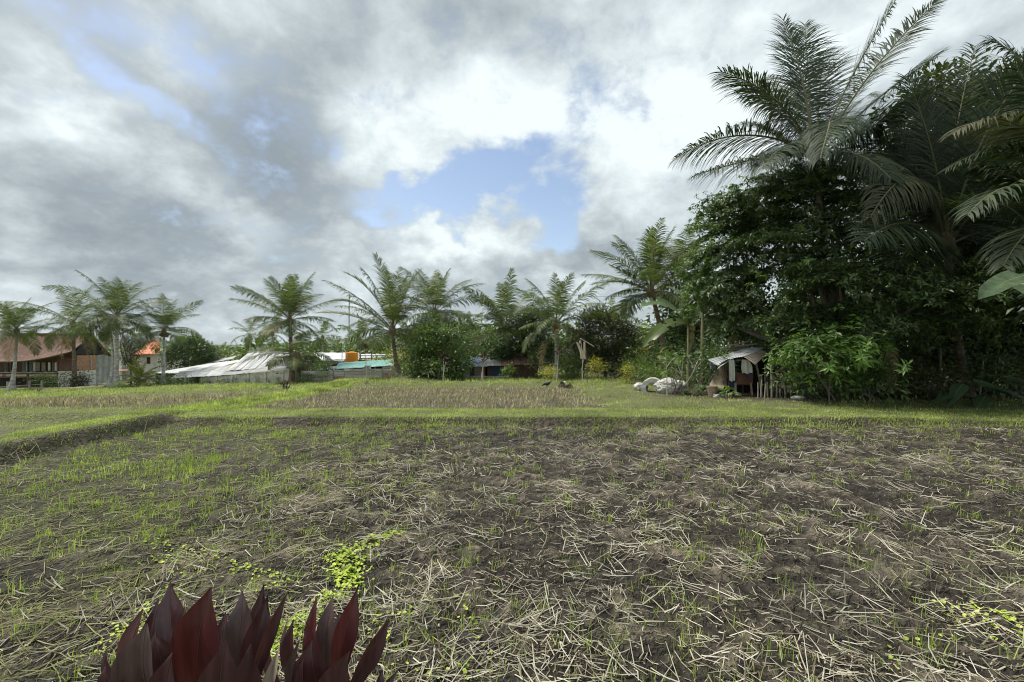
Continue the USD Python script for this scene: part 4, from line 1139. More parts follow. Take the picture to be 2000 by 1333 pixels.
palm('coconut_palm', 'palm half hidden behind the huge dark tree at its left side', at(1365, 31), P(1335, 535, 31), 20, 4.4, 114, els=(80, -14), radius=0.15)
# far palms on the skyline
for i, (px, y, cpy, L, n, label) in enumerate([(488, 78, 656, 4.6, 11, 'far palm over the white shed roofs, bare crown against the sky'), (532, 70, 652, 4.4, 14, 'far palm just left of the bushy palm'), (630, 66, 660, 3.9, 14, 'far palm between the bushy palm and the water tank'),
                                               (703, 60, 664, 3.6, 12, 'far palm right behind the orange water tank'), (915, 52, 652, 3.4, 15, 'far palm left of the stiff upright palm'), (1195, 60, 620, 3.6, 13, 'far palm rising behind the round dark tree'),
                                               (1222, 70, 628, 3.4, 11, 'small far palm at the right shoulder of the round dark tree'), (432, 95, 688, 3.0, 10, 'tiny far palm tip right of the round tree'), (812, 45, 668, 3.2, 13, 'palm crown low behind the large open palm'), (8, 62, 655, 4.4, 12, 'palm at the left edge behind the brown house')]):
    palm('coconut_palm', label, at(px, y), P(px, cpy, y), n, L, 130 + i, els=(82, -30), radius=0.17, leaflets=26, width=0.11, gap=0.05)

# broadleaf trees of the middle distance
D = 30.0
tree('broadleaf_tree', 'mid green leafy tree tangled with climbers, right of the large open palm', at(848, 30.5), [E(842, 655, 30.5, 42, 38), E(820, 700, 30, 36, 42), E(868, 690, 30, 40, 45), E(848, 725, 29.5, 50, 26), E(885, 650, 31, 28, 30), E(895, 715, 30, 20, 32)],
     760, 10, 0.27, LEAFMID, 71, r=0.13, clump=0.26, shell=(0.6, 1.15), under=0.7, jitter=0.4, inner=0.15, width=0.5, boughs=90, spread=0.6)
tree('broadleaf_tree', 'dark leafy tree behind the rusty roofed shed', at(1040, 38), [E(1035, 650, 38, 42, 40), E(1010, 690, 38, 40, 32), E(1062, 690, 38, 34, 36), E(1045, 620, 38, 28, 20), E(985, 700, 38.5, 30, 22)],
     1000, 9, 0.30, LEAFDARK, 72, r=0.14, clump=0.26, shell=(0.55, 1.1), under=0.6, jitter=0.4, inner=0.15, width=0.5, boughs=80, spread=0.8)
tree('broadleaf_tree', 'round dense dark olive tree behind the cloth hung on a pole', at(1182, 35), [E(1180, 660, 35, 58, 50), E(1145, 690, 34.5, 34, 34), E(1215, 670, 35, 32, 44), E(1170, 630, 35, 38, 26), E(1200, 705, 34.5, 40, 26)],
     1500, 10, 0.22, LEAFOLIVE, 73, r=0.14, clump=0.30, shell=(0.7, 1.02), under=0.6, jitter=0.2, inner=0.1, width=0.5)
tree('broadleaf_tree', 'round dark green tree with pale stems behind the white shed roofs', at(368, 58), [E(368, 690, 58, 38, 28), E(345, 705, 58, 22, 22), E(392, 695, 58, 26, 22), E(368, 675, 58, 30, 14)],
     1000, 9, 0.30, LEAFDARK, 74, r=0.13, bark=PALEBARK, clump=0.34, shell=(0.75, 1.03), under=0.35, jitter=0.2, width=0.55)
tree('broadleaf_tree', 'smaller dark tree touching the right side of the round green tree', at(408, 60), [E(407, 695, 60, 15, 20), E(400, 705, 60, 18, 14)], 260, 9, 0.30, LEAFDARK, 75, r=0.1, clump=0.3, shell=(0.7, 1.03), under=0.5, width=0.55)
tree('feathery_tree', 'thin dark feathery tree between the left palms and the orange roof', at(256, 54), [E(256, 660, 54, 20, 26), E(250, 695, 54, 15, 26), E(262, 680, 54, 16, 20), E(246, 640, 54, 8, 10)], 420, 10, 0.34, LEAFOLIVE, 76, r=0.11, clump=0.30, shell=(0.35, 1.05), under=0.8, width=0.16, droop=0.8)
tree('broadleaf_tree', 'light green tree far behind the bushes left of the leaning palm', at(1255, 50), [E(1252, 668, 50, 26, 18), E(1270, 690, 50, 26, 22), E(1235, 690, 50, 20, 18)], 420, 9, 0.36, LEAFMID, 77, r=0.12, clump=0.4, shell=(0.6, 1.03), width=0.55)
tree('broadleaf_tree', 'dark tree behind the leaning palm and the banana plants', at(1330, 33), [E(1330, 610, 33, 40, 60), E(1300, 680, 33, 42, 40), E(1350, 680, 32, 46, 46), E(1380, 610, 32, 40, 60)], 1100, 9, 0.32, LEAFDARK, 78, r=0.14, clump=0.42, shell=(0.55, 1.03), under=0.7, width=0.5, inner=0.15)
tree('broadleaf_tree', 'pale green loose tree behind the palm row, left of the rusty roofed shed', at(935, 45), [E(930, 680, 45, 36, 22), E(905, 690, 45, 24, 22), E(955, 665, 46, 22, 18)], 420, 9, 0.34, LEAFMID, 79, r=0.12, clump=0.4, shell=(0.5, 1.03), width=0.5)

# bushes, hedges, crotons
for i, (px, y, w, h, leaf, mat, label, n) in enumerate([
        (93, 52, 2.3, 1.9, 0.20, LEAFMID, 'round green bush before the brown house balcony', 110), (143, 49, 2.6, 2.0, 0.26, LEAFOLIVE, 'dark spiky bush at the foot of the shaggy palm', 90), (160, 49.5, 1.4, 1.3, 0.22, LEAFRED, 'small reddish bush by the grey block wall', 50),
        (232, 43, 1.0, 0.55, 0.12, LEAFBRIGHT, 'small bright green bush at the field edge near the tallest left palm', 50), (300, 47, 2.2, 0.8, 0.15, LEAFOLIVE, 'low dark hedge between the young palm and the open shed', 80), (340, 46, 2.6, 1.0, 0.15, LEAFMID, 'green hedge before the dark opening of the white roofed shed', 110),
        (372, 45.5, 1.6, 0.8, 0.14, LEAFDARK, 'low dark bush at the post of the white roofed shed', 60), (255, 46.5, 1.5, 0.75, 0.16, LEAFOLIVE, 'low dry bush left of the young palm', 50), (628, 37.5, 1.5, 1.9, 0.20, LEAFBRIGHT, 'slim fresh green sapling crown before the low white roof', 75), (602, 37, 1.2, 0.9, 0.16, LEAFMID, 'green bush beside the palm foot at the plank fence', 60),
        (785, 38, 2.0, 2.6, 0.24, LEAFYELLOW, 'tall yellow leaved bush behind the leaning palm trunk', 80), (800, 31.2, 0.9, 0.6, 0.12, LEAFYELLOW, 'small yellow bush on the grassy mound', 40), (755, 44, 3.2, 2.8, 0.28, LEAFYELLOW, 'yellow green bush on the roofline right of the orange tank', 70),
        (1068, 29.5, 1.0, 1.15, 0.11, LEAFYELLOW, 'yellow croton bush at the right end of the shed', 90), (1168, 30, 1.15, 1.5, 0.13, LEAFYELLOW, 'yellow green croton right of the cloth hung on a pole', 90), (1225, 25.5, 0.75, 1.25, 0.12, LEAFYELLOW, 'narrow yellow croton at the path left of the white pipes', 70),
        (1108, 32.5, 1.4, 2.0, 0.22, LEAFBRIGHT, 'broad leaved bright green bush left of the cloth hung on a pole', 80), (993, 33.5, 0.9, 1.2, 0.16, LEAFBRIGHT, 'small green shrub before the blue shed door', 50), (1055, 35, 1.3, 2.3, 0.17, LEAFMID, 'pale green climbing shrub at the right corner of the shed', 80),
        (1125, 33, 1.6, 1.1, 0.16, LEAFDARK, 'low dark bush under the cloth hung on a pole', 70), (1200, 32, 1.8, 1.1, 0.16, LEAFMID, 'low green bush at the foot of the round dark olive tree', 80), (1252, 27, 1.8, 1.3, 0.15, LEAFBRIGHT, 'light green bush behind the white pipes', 100), (1243, 31, 2.2, 2.2, 0.18, LEAFMID, 'green bush behind the narrow croton', 100),
        (1280, 29, 1.9, 1.8, 0.2, LEAFMID, 'leafy bush at the foot of the leaning palm', 90), (1350, 24, 1.7, 1.3, 0.15, LEAFMID, 'green shrub between the pale branched papaya and the hut', 90), (1268, 33, 1.6, 3.2, 0.22, LEAFYELLOW, 'yellow topped shrub left of the leaning palm trunk', 70), (860, 28.8, 3.4, 1.3, 0.18, LEAFDARK, 'dark low growth under the tangled mid green tree', 120), (770, 44, 3.0, 2.4, 0.24, LEAFMID, 'dim green bush behind the foot of the large open palm', 90), (800, 36, 2.6, 3.4, 0.24, LEAFMID, 'tall loose shrub between the bamboo pole and the tangled tree', 110), (830, 42, 4.5, 5.2, 0.30, LEAFOLIVE, 'tall olive thicket behind the tangled mid green tree', 160),
        (915, 41, 4.0, 3.4, 0.28, LEAFDARK, 'dark thicket behind the left end of the rusty shed', 140), (945, 43, 4.2, 4.4, 0.28, LEAFMID, 'green thicket behind the blue part of the shed roof', 150), (1000, 41, 3.4, 3.2, 0.26, LEAFDARK, 'dark thicket behind the middle of the rusty shed', 120), (1075, 40, 4.0, 4.6, 0.28, LEAFMID, 'green thicket behind the slim grey palm trunk', 150), (1110, 42, 3.6, 3.6, 0.28, LEAFOLIVE, 'olive thicket behind the white wall', 130),
        (1140, 37, 3.2, 3.0, 0.24, LEAFDARK, 'dark thicket behind the hung sacking', 120), (1222, 36, 3.0, 2.8, 0.24, LEAFMID, 'green thicket right of the round dark olive tree', 120), (1262, 38, 3.6, 3.4, 0.26, LEAFDARK, 'dark thicket left of the leaning palm foot', 130), (1310, 27, 2.0, 2.6, 0.22, LEAFMID, 'green thicket behind the upright dry frond', 110), (1345, 28, 2.6, 3.2, 0.24, LEAFDARK, 'dark thicket under the banana plants', 120), (1285, 23.5, 1.5, 1.1, 0.14, LEAFBRIGHT, 'light green low bush directly behind the white pipe', 90),
        (905, 34, 1.8, 2.6, 0.3, LEAFBRIGHT, 'banana like light green clump left of the shed', 40)]):
    bush('croton_bush' if mat is LEAFYELLOW else 'bush', label, px, y, w, h, leaf, mat, 400 + i, n, per=9, shell=(0.5, 1.05), width=0.42)

for i, (px, y, w, h) in enumerate([(393, 45, 0.5, 0.5), (405, 45, 0.45, 0.4), (428, 44, 0.5, 0.45), (441, 44, 0.5, 0.5), (455, 43.5, 0.6, 0.75), (480, 43, 0.6, 0.55), (503, 42.5, 0.7, 0.65), (525, 42, 0.7, 0.6), (545, 41.5, 0.9, 0.5)]):
    bush('bush', 'one of the small dark weeds along the long grey block wall', px, y, w, h, 0.11, LEAFDARK, 470 + i, 26, per=8, group='small dark weeds along the grey block wall', shell=(0.5, 1.05))

# a far wood on the skyline
V, Fc = [], []
rs = np.random.default_rng(88)
far = []
for px, py, y, rx, ry in [(20, 690, 110, 70, 18), (120, 690, 120, 80, 16), (455, 694, 130, 40, 10), (520, 690, 110, 45, 16), (590, 690, 100, 50, 18), (650, 690, 120, 50, 12), (720, 688, 110, 60, 14), (780, 680, 90, 40, 25), (880, 670, 80, 60, 30), (960, 670, 80, 60, 26), (1090, 672, 70, 50, 28), (1130, 676, 90, 40, 18),
                          (1240, 672, 90, 50, 12), (1290, 660, 80, 50, 30), (1400, 650, 60, 90, 50), (1600, 650, 60, 160, 60), (1850, 640, 50, 200, 80)]:
    far.append(E(px, py, y, rx, ry, rx * 0.5))
m, _ = crown(far, 1700, 8, 1.15, rs, width=0.6, clump=1.2, shell=(0.7, 1.05), under=0.3, jitter=0.4)
single('far_wood', m, LEAFMID, 'far green wood along the skyline', kind='stuff')


# ------------------------------------------------------------------ red stemmed plants, papaya, banana
def cordyline_small(name, label, px, y, stems, seed, mat=LEAFRED, leaf=0.42, group=None, tall=1.5, wide=0.12, n=14):
    rs = np.random.default_rng(seed)
    foot = at(px, y)
    t = thing(name, label, 'plant', foot, group)
    for i in range(stems):
        a = foot + [rs.normal(0, wide), rs.normal(0, wide), 0]
        b = a + [rs.normal(0, wide * 0.8), rs.normal(0, wide * 0.8), tall * rs.uniform(0.75, 1.1)]
        part(t, 'stem', tube(bezier([a - [0, 0, 0.1], (a + b) / 2 + rs.normal(0, 0.05, 3), b], 7), np.linspace(0.032, 0.018, 7), 6), PALEBARK, smooth=40)
        for k in range(n):
            az, el = k * 2.4 + rs.normal(0, 0.3), rs.uniform(-0.2, 1.25)
            d = np.array([math.cos(el) * math.sin(az), math.cos(el) * math.cos(az), math.sin(el)])
            s = b - [0, 0, rs.uniform(0, 0.30)]
            m, tint = blade_leaf([s, s + d * leaf * 0.55, s + d * leaf + [0, 0, -0.12 * leaf]], leaf * 0.2, 'lance', 0.3, (0, 0.2, 1), 6, 1)
            part(t, 'leaf', m, mat)
    return t


cordyline_small('cordyline', 'red leaved plant on a thin bare stem before the green roof', 712, 29.5, 1, 201, tall=2.3, n=20, leaf=0.48)
cordyline_small('cordyline', 'small red tuft low in the field under the thin bare stem', 713, 25.5, 1, 202, tall=0.18, n=12, leaf=0.24)
cordyline_small('cordyline', 'dark red bushy plant standing in the green bund of the middle field', 558, 22.4, 3, 203, tall=0.62, n=18, leaf=0.30, wide=0.12)
cordyline_small('cordyline', 'red crowned plant on two pale stems before the tangled mid green tree', 861, 27.6, 2, 204, tall=1.75, n=17, leaf=0.5)
cordyline_small('cordyline', 'red crowned plant on three white stems before the rusty roofed shed', 940, 28.3, 3, 205, tall=1.75, n=15, leaf=0.48, wide=0.14)
cordyline_small('cordyline', 'red leaved plant on a tall thin stem at the slim grey palm trunk', 1085, 28.5, 1, 206, tall=1.9, n=18, leaf=0.5)
cordyline_small('cordyline', 'small dark red tuft at the foot of the grassy mound', 835, 26.5, 1, 207, tall=0.2, n=11, leaf=0.26)
cordyline_small('cordyline', 'tiny red plant alone at the far left field edge', 82, 38, 1, 208, tall=0.3, n=11, leaf=0.4)

rs = np.random.default_rng(41)
# banana plants left of the huge tree
def banana(label, px, y, h, leaves, seed, lean=0.0, name='banana_plant'):
    rs = np.random.default_rng(seed)
    foot = at(px, y)
    top = foot + [lean, 0, h]
    t = thing(name, label, 'banana plant', foot)
    part(t, 'stem', tube(bezier([foot - [0, 0, 0.1], (foot + top) / 2 + [lean * 0.2, 0, 0], top], 8), np.linspace(0.13, 0.06, 8), 9), plain(f'banana_stem_{seed}', (0.10, 0.11, 0.05), (0.22, 0.19, 0.11), 5, 0.5, stretch=(4, 4, 0.5)), smooth=40)
    for i, (cx, cy, tx, ty, dy, w, tears, dry) in enumerate(leaves):
        q = [top, P(cx, cy, y + dy * 0.5), P(tx, ty, y + dy)]
        m, tint = blade_leaf(q, w, 'banana', 0.20, (0.15, -0.6, 0.8), 15, 3, 0.05, rs, tears)
        tint[:, 1] = dry
        part(t, 'leaf', m, BANANALIGHT, smooth=True, tint=tint, label='withered brown hanging leaf' if dry > 0.6 else None)
    return t


banana('banana plant with spreading leaves at the left edge of the huge dark tree', 1345, 22.5, 3.2,
       [(1338, 570, 1343, 530, 0.3, 0.42, 0, 0), (1300, 570, 1250, 600, -0.6, 0.75, 3, 0), (1310, 610, 1255, 680, -0.8, 0.68, 4, 0.1), (1385, 540, 1425, 560, 0.3, 0.75, 3, 0), (1375, 600, 1412, 582, -0.4, 0.65, 3, 0), (1350, 570, 1300, 560, 1.0, 0.5, 3, 0), (1360, 620, 1345, 690, -0.5, 0.28, 5, 0.62), (1375, 600, 1395, 655, 0.6, 0.45, 4, 0.2)], 301)
banana('smaller banana plant with a bent brown leaf behind the tin hut', 1440, 21.0, 2.4, [(1430, 600, 1415, 590, 0.3, 0.4, 2, 0), (1450, 640, 1425, 672, -0.4, 0.42, 3, 0.75), (1470, 610, 1500, 620, 0.2, 0.45, 3, 0), (1420, 640, 1395, 650, 0.2, 0.4, 3, 0)], 302)
banana('banana clump with upright light leaves left of the rusty roofed shed', 898, 36, 1.5, [(893, 700, 888, 672, 0.2, 0.5, 2, 0.1), (905, 690, 915, 662, 0.2, 0.5, 2, 0), (880, 712, 862, 700, -0.2, 0.5, 2, 0.1), (910, 705, 930, 690, 0, 0.5, 2, 0)], 303)
# a single yellow leaf backlit, part of a young banana in front of the tree
banana('young banana with one bright yellow leaf before the huge dark tree', 1372, 20.0, 3.6, [(1378, 530, 1385, 506, 0, 0.42, 0, 0.15), (1360, 560, 1345, 560, 0.2, 0.35, 2, 0), (1390, 580, 1410, 600, 0, 0.35, 2, 0)], 304)


def stick_plant(name, label, px, y, lines, leafs, mat, seed, cat='plant', size=0.16, r=0.022, per=8):
    """A little tree of bare pale branches with hand shaped leaves at their ends."""
    rs = np.random.default_rng(seed)
    foot = at(px, y)
    t = thing(name, label, cat, foot)
    for i, (a, b, c) in enumerate(lines):
        pa = foot - [0, 0, 0.08] if a is None else P(*a, y)
        part(t, 'trunk' if i == 0 else 'branch', tube(bezier([pa, P(*b, y - 0.05), P(*c, y + rs.uniform(-0.3, 0.3))], 8), r * np.linspace(1.2 if i == 0 else 0.9, 0.5, 8), 7), PALEBARK, smooth=40)
    pts = np.array([P(px_ + rs.normal(0, 4), py_ + rs.normal(0, 3), y + rs.normal(0, 0.25)) for px_, py_ in leafs for _ in range(3)])
    n = len(pts)
    tw = unit(np.array([0, -0.15, 0.6]) + rs.normal(0, 0.35, (n, 3)))
    a = unit(np.cross(tw, in_sphere(n, rs))); b = np.cross(tw, a)
    ph = (np.arange(per)[None] * 2 * PI / per + rs.uniform(0, 6, (n, 1)))[..., None]
    ax = a[:, None] * np.cos(ph) + b[:, None] * np.sin(ph) + np.array([0, 0, -0.35])
    ctr = np.repeat(pts[:, None], per, 1)
    M = n * per
    ln = size * rs.uniform(0.7, 1.2, M)
    part(t, 'leaves', leaf_cloud(ctr.reshape(M, 3), ax.reshape(M, 3), np.repeat(tw[:, None], per, 1).reshape(M, 3) + ax.reshape(M, 3) * 0.1, ln, ln * 0.30), mat)
    return t


stick_plant('papaya_tree', 'small tree of forked bare white branches in front of the white sacks', 1332, 18.6, [(None, (1335, 750), (1331, 731)), ((1331, 733), (1333, 718), (1333, 700)), ((1331, 733), (1322, 722), (1311, 718)), ((1337, 752), (1352, 735), (1358, 715)), ((1356, 722), (1362, 705), (1370, 692)), ((1354, 718), (1348, 705), (1344, 698)), ((1354, 728), (1364, 712), (1376, 703)), ((1331, 731), (1324, 715), (1320, 700))],
            [(1318, 700), (1333, 698), (1310, 716), (1372, 690), (1378, 702), (1344, 697), (1325, 688), (1338, 690), (1368, 684), (1385, 690)], LEAFMID, 331)
stick_plant('cassava_plant', 'slim light green cassava plant with a dark stem over the white pipes', 1302, 18.2, [(None, (1304, 735), (1300, 690)), ((1301, 720), (1310, 705), (1318, 698)), ((1301, 715), (1292, 705), (1288, 700))],
            [(1300, 688), (1310, 700), (1318, 695), (1292, 700), (1305, 695), (1322, 705), (1288, 726), (1300, 726), (1330, 735), (1325, 700)], LEAFBRIGHT, 332, size=0.2)
stick_plant('cassava_plant', 'low cassava plant with yellowish leaves in front of the hut', 1418, 17.0, [(None, (1418, 768), (1419, 758)), ((1418, 766), (1424, 762), (1428, 758)), ((1418, 766), (1411, 762), (1407, 758))],
            [(1419, 757), (1428, 760), (1407, 758), (1412, 763), (1432, 766), (1424, 754)], LEAFBRIGHT, 333, size=0.17, r=0.012)
stick_plant('cassava_plant', 'small green cassava at the ground between the white branches and the hut', 1355, 18.0, [(None, (1356, 770), (1355, 763)), ((1355, 768), (1362, 762), (1368, 760))], [(1355, 762), (1366, 760), (1345, 765), (1360, 757), (1372, 765)], LEAFMID, 334, size=0.16, r=0.012)

# ------------------------------------------------------------------ buildings
TIN = plain('galvanised_sheet', (0.24, 0.25, 0.25), (0.42, 0.43, 0.43), 1.3, 0.5, metallic=0.0, stretch=(1, 1, 1), c=(0.54, 0.55, 0.55))
TINWHITE = plain('bleached_sheet', (0.36, 0.37, 0.37), (0.52, 0.53, 0.53), 1.1, 0.55, c=(0.62, 0.63, 0.63))
TINGREY = plain('weathered_sheet', (0.16, 0.16, 0.155), (0.32, 0.32, 0.31), 1.5, 0.6, c=(0.45, 0.45, 0.44))
RUST = plain('rusty_sheet', (0.13, 0.065, 0.045), (0.24, 0.13, 0.095), 2.5, 0.8, c=(0.42, 0.30, 0.25))
BLUE = plain('blue_sheet', (0.10, 0.15, 0.28), (0.25, 0.31, 0.46), 2.0, 0.55, c=(0.5, 0.53, 0.58))
GREENTIN = plain('green_painted_sheet', (0.10, 0.24, 0.20), (0.16, 0.34, 0.29), 1.2, 0.5, c=(0.25, 0.42, 0.38))
BLOCK = plain('concrete_block', (0.34, 0.325, 0.30), (0.48, 0.465, 0.43), 1.6, 0.9, bump=0.5, c=(0.56, 0.545, 0.51))
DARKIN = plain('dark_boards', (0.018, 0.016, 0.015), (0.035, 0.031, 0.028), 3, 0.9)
BOARD = plain('grey_boards', (0.15, 0.13, 0.115), (0.30, 0.27, 0.24), 3.0, 0.85, stretch=(0.4, 1, 4), c=(0.40, 0.37, 0.33))
BROWNBOARD = plain('brown_boards', (0.055, 0.030, 0.022), (0.11, 0.060, 0.042), 3.0, 0.7, stretch=(3, 1, 0.4))
REDWOOD = plain('red_brown_wood', (0.065, 0.026, 0.022), (0.125, 0.050, 0.042), 3.0, 0.65, stretch=(0.4, 1, 4))
ORANGEWALL = plain('orange_brick_wall', (0.20, 0.10, 0.065), (0.29, 0.16, 0.10), 4.0, 0.9, stretch=(1, 1, 3), c=(0.42, 0.26, 0.18))
CLAY = plain('clay_tiles', (0.075, 0.043, 0.031), (0.135, 0.072, 0.050), 2.2, 0.85, c=(0.22, 0.13, 0.095), bump=0.4)
ORANGETILE = plain('new_orange_tiles', (0.42, 0.11, 0.035), (0.52, 0.15, 0.05), 1.5, 0.7, c=(0.58, 0.20, 0.08))
WHITE = plain('white_paint', (0.60, 0.59, 0.57), (0.74, 0.73, 0.71), 3, 0.6)
GLASS = plain('dim_window_glass', (0.03, 0.045, 0.045), (0.06, 0.08, 0.08), 1, 0.12)
TEAL = plain('teal_curtain', (0.06, 0.13, 0.13), (0.12, 0.22, 0.22), 3, 0.8)
ORANGE = plain('orange_plastic', (0.68, 0.24, 0.015), (0.74, 0.28, 0.02), 1, 0.4)
BLACK = plain('black_timber', (0.010, 0.010, 0.013), (0.022, 0.021, 0.026), 3, 0.8)


def gp(px, y, z):
    return np.array([(px - 1000) / F * y, y, z])


def tiled(c00, c10, c11, c01, rows, lift=0.05):
    """A roof slope whose tile courses step up one over the other."""
    n = rows * 2 + 1
    return quad_sheet(c00, c10, c11, c01, 13, n, lambda u, v: lift * (1 - np.mod(v * rows + 1e-6, 1.0)), 0.06)


def roof_panels(t, c00, c10, c11, c01, n, mats, rs, name='roof_sheet', lift=0.02, pitch=0.12, ragged=0.0):
    c = [np.asarray(x, float) for x in (c00, c10, c11, c01)]
    nrm = unit(np.cross(c[1] - c[0], c[3] - c[0]))
    for i in range(n):
        a, b = i / n, (i + 1.06) / n
        up = nrm * (lift * (i % 2) + rs.uniform(0, lift * 0.7))
        lo = rs.uniform(-ragged, ragged)
        q = [c[0] * (1 - a) + c[1] * a, c[0] * (1 - b) + c[1] * b, c[3] * (1 - b) + c[2] * b, c[3] * (1 - a) + c[2] * a]
        q[0] = q[0] + (q[0] - q[3]) * lo; q[1] = q[1] + (q[1] - q[2]) * lo
        part(t, name, corrugated(q[0] + up, q[1] + up, q[2] + up, q[3] + up, pitch, 0.014, 3), mats[rs.integers(0, len(mats))])


# --- brown timber house at the left edge
rs = np.random.default_rng(71)
yF, yB, xR, xL = 58.0, 61.7, -58.9, -73.5
zg = gzs(-64, 58) - 0.1
Z = lambda py, y: EYE - (py - HOR) / F * y
t = thing('timber_house', 'brown two storey timber house with sweeping clay tile roof and black gable', 'house', (-66, 60, zg))
z1, z2, ze = Z(738, yF), Z(727.5, yF), Z(707, yF)
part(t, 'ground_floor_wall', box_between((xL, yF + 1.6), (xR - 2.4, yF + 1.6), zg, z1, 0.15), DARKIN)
part(t, 'block_wall', box_between((xR - 2.3, yF), (xR, yF), zg - 0.3, Z(725, yF), 0.2), BLOCK)
part(t, 'block_wall', box_between((xR, yF), (xR, yB), zg - 0.3, Z(725, yF), 0.2), BLOCK)
part(t, 'floor_edge', box_between((xL, yF - 0.1), (xR - 2.3, yF - 0.1), z1, z1 + 0.12, 0.3), REDWOOD)
for i in range(9):
    part(t, 'balcony_plank', box_between((xL, yF - 0.15), (xR - 2.35, yF - 0.15), z1 + 0.13 + i * (z2 - z1 - 0.2) / 9, z1 + 0.11 + (i + 1) * (z2 - z1 - 0.2) / 9, 0.05 + 0.01 * (i % 2)), REDWOOD)
part(t, 'balcony_rail', box_between((xL, yF - 0.18), (xR - 2.35, yF - 0.18), z2 - 0.06, z2 + 0.03, 0.16), BOARD)
part(t, 'upper_wall', box_between((xL, yF + 1.0), (xR - 2.4, yF + 1.0), z2 - 0.3, ze + 0.5, 0.12), BROWNBOARD)
for i, px in enumerate([8, 20, 43, 50, 57, 64, 71, 82, 93, 101, 106]):
    w = 0.42 if px not in (71, 82) else 0.62
    c = (px + 4 - 1000) / F * (yF + 0.9)
    fr = part(t, 'window', box_between((c - w / 2, yF + 0.90), (c + w / 2, yF + 0.90), z2 - 0.05, ze + 0.02, 0.06), BROWNBOARD if px > 64 else BOARD)
    part(fr, 'pane', box_between((c - w / 2 + 0.06, yF + 0.85), (c + w / 2 - 0.06, yF + 0.85), z2 + 0.15, ze - 0.12, 0.03), [GLASS, TEAL, WHITE, BOARD][[0, 0, 1, 2, 1, 2, 3, 3, 2, 0, 2][i]])
for k in range(4):
    x = xL + (xR - 2.4 - xL) * k / 3
    part(t, 'post', box_between((x - 0.09, yF), (x + 0.09, yF), zg, ze + 0.1, 0.18), BROWNBOARD)
part(t, 'side_boards', box_between((xR - 2.35, yF + 0.02), (xR - 0.02, yF + 0.02), Z(725, yF), ze + 0.55, 0.12), REDWOOD)
part(t, 'brick_side_wall', box_between((xR + 0.0, yF + 0.1), (xR + 0.0, yB - 0.1), Z(725, yF), Z(694, 60), 0.14), ORANGEWALL)
part(t, 'wall_post', box_between((xR + 0.08, yF + 1.9), (xR + 0.08, yF + 2.05), Z(725, yF), Z(694, 60), 0.12), BOARD)
# black gable with its steep rafters
zr, zE = Z(654, 60), Z(692, 60)
ym = (yF + yB) / 2
gv = np.array([[xR + 0.02, yF - 0.3, zE], [xR + 0.02, yB + 0.5, zE], [xR + 0.02, ym, zr], [xR - 0.12, yF - 0.3, zE], [xR - 0.12, yB + 0.5, zE], [xR - 0.12, ym, zr]])
part(t, 'gable', (gv, np.array([[0, 1, 2], [3, 5, 4], [0, 3, 4], [0, 4, 1], [1, 4, 5], [1, 5, 2], [2, 5, 3], [2, 3, 0]])), BLACK)
for s in (yF - 0.6, yB + 0.8):
    part(t, 'barge_board', bar((xR + 0.25, s, zE - 0.35), (xR + 0.25, ym, zr + 0.12), 0.08, 0.34), BLACK)
# the front slope sweeps up towards its right end
nu, nv = 31, 29
u, v = np.meshgrid(np.linspace(0, 1, nu), np.linspace(0, 1, nv), indexing='xy')
eave = ze + 0.12 * u + 1.15 * np.clip((u - 0.55) / 0.45, 0, 1) ** 1.6
eaveL = 0.25 * np.clip((0.25 - u) / 0.25, 0, 1)
X = xL - 0.6 + (xR + 0.3 - xL + 0.6) * u
X = X + v * np.clip(0.18 - u, 0, 1) * 22
Yr = (yF - 1.2) + (ym - yF + 1.2) * v
Zr = (eave + eaveL) + (zr - eave - eaveL) * v ** 1.25 + 0.05 * (1 - np.mod(v * 14 + 1e-6, 1.0))
V = np.stack([X, Yr, Zr], -1).reshape(-1, 3)
i, j = np.meshgrid(np.arange(nv - 1), np.arange(nu - 1), indexing='ij')
q = np.stack([i * nu + j, i * nu + j + 1, (i + 1) * nu + j + 1, (i + 1) * nu + j], -1).reshape(-1, 4)
m = len(V)
rf = part(t, 'roof', join((np.vstack([V, V - [0, 0, 0.14]]), np.vstack([q, q[:, ::-1] + m]))), CLAY)
part(rf, 'fascia', tube(V[:nu] - [0, 0.02, 0.06], 0.10, 5), BROWNBOARD, smooth=40)
part(rf, 'ridge', tube(V[-nu:][6:] + [0, 0, 0.05], 0.13, 6), CLAY, smooth=40)
part(rf, 'rear_slope', quad_sheet((xR + 0.3, yB + 1.3, zE - 0.3), (xL, yB + 1.3, ze), (xL + 4, ym, zr - 0.02), (xR + 0.3, ym, zr - 0.02), 3, 9, None, 0.1), CLAY)

# fence in front of the house
t = thing('post_fence', 'low fence of grey posts and a rail at the left palm foot', 'fence', at(40, 51))
for px in (15, 58, 82):
    b = at(px, 51)
    part(t, 'post', bar(b - [0, 0, 0.2], b + [0, 0, 1.0], 0.16), BOARD)
part(t, 'rail', bar(at(-8, 51.1) + [0, 0, 0.42], at(84, 51.1) + [0, 0, 0.55], 0.09), BOARD)
part(t, 'rail', bar(at(58, 51.1) + [0, 0, 0.98], at(72, 51.1) + [0, 0, 0.98], 0.08), BOARD)
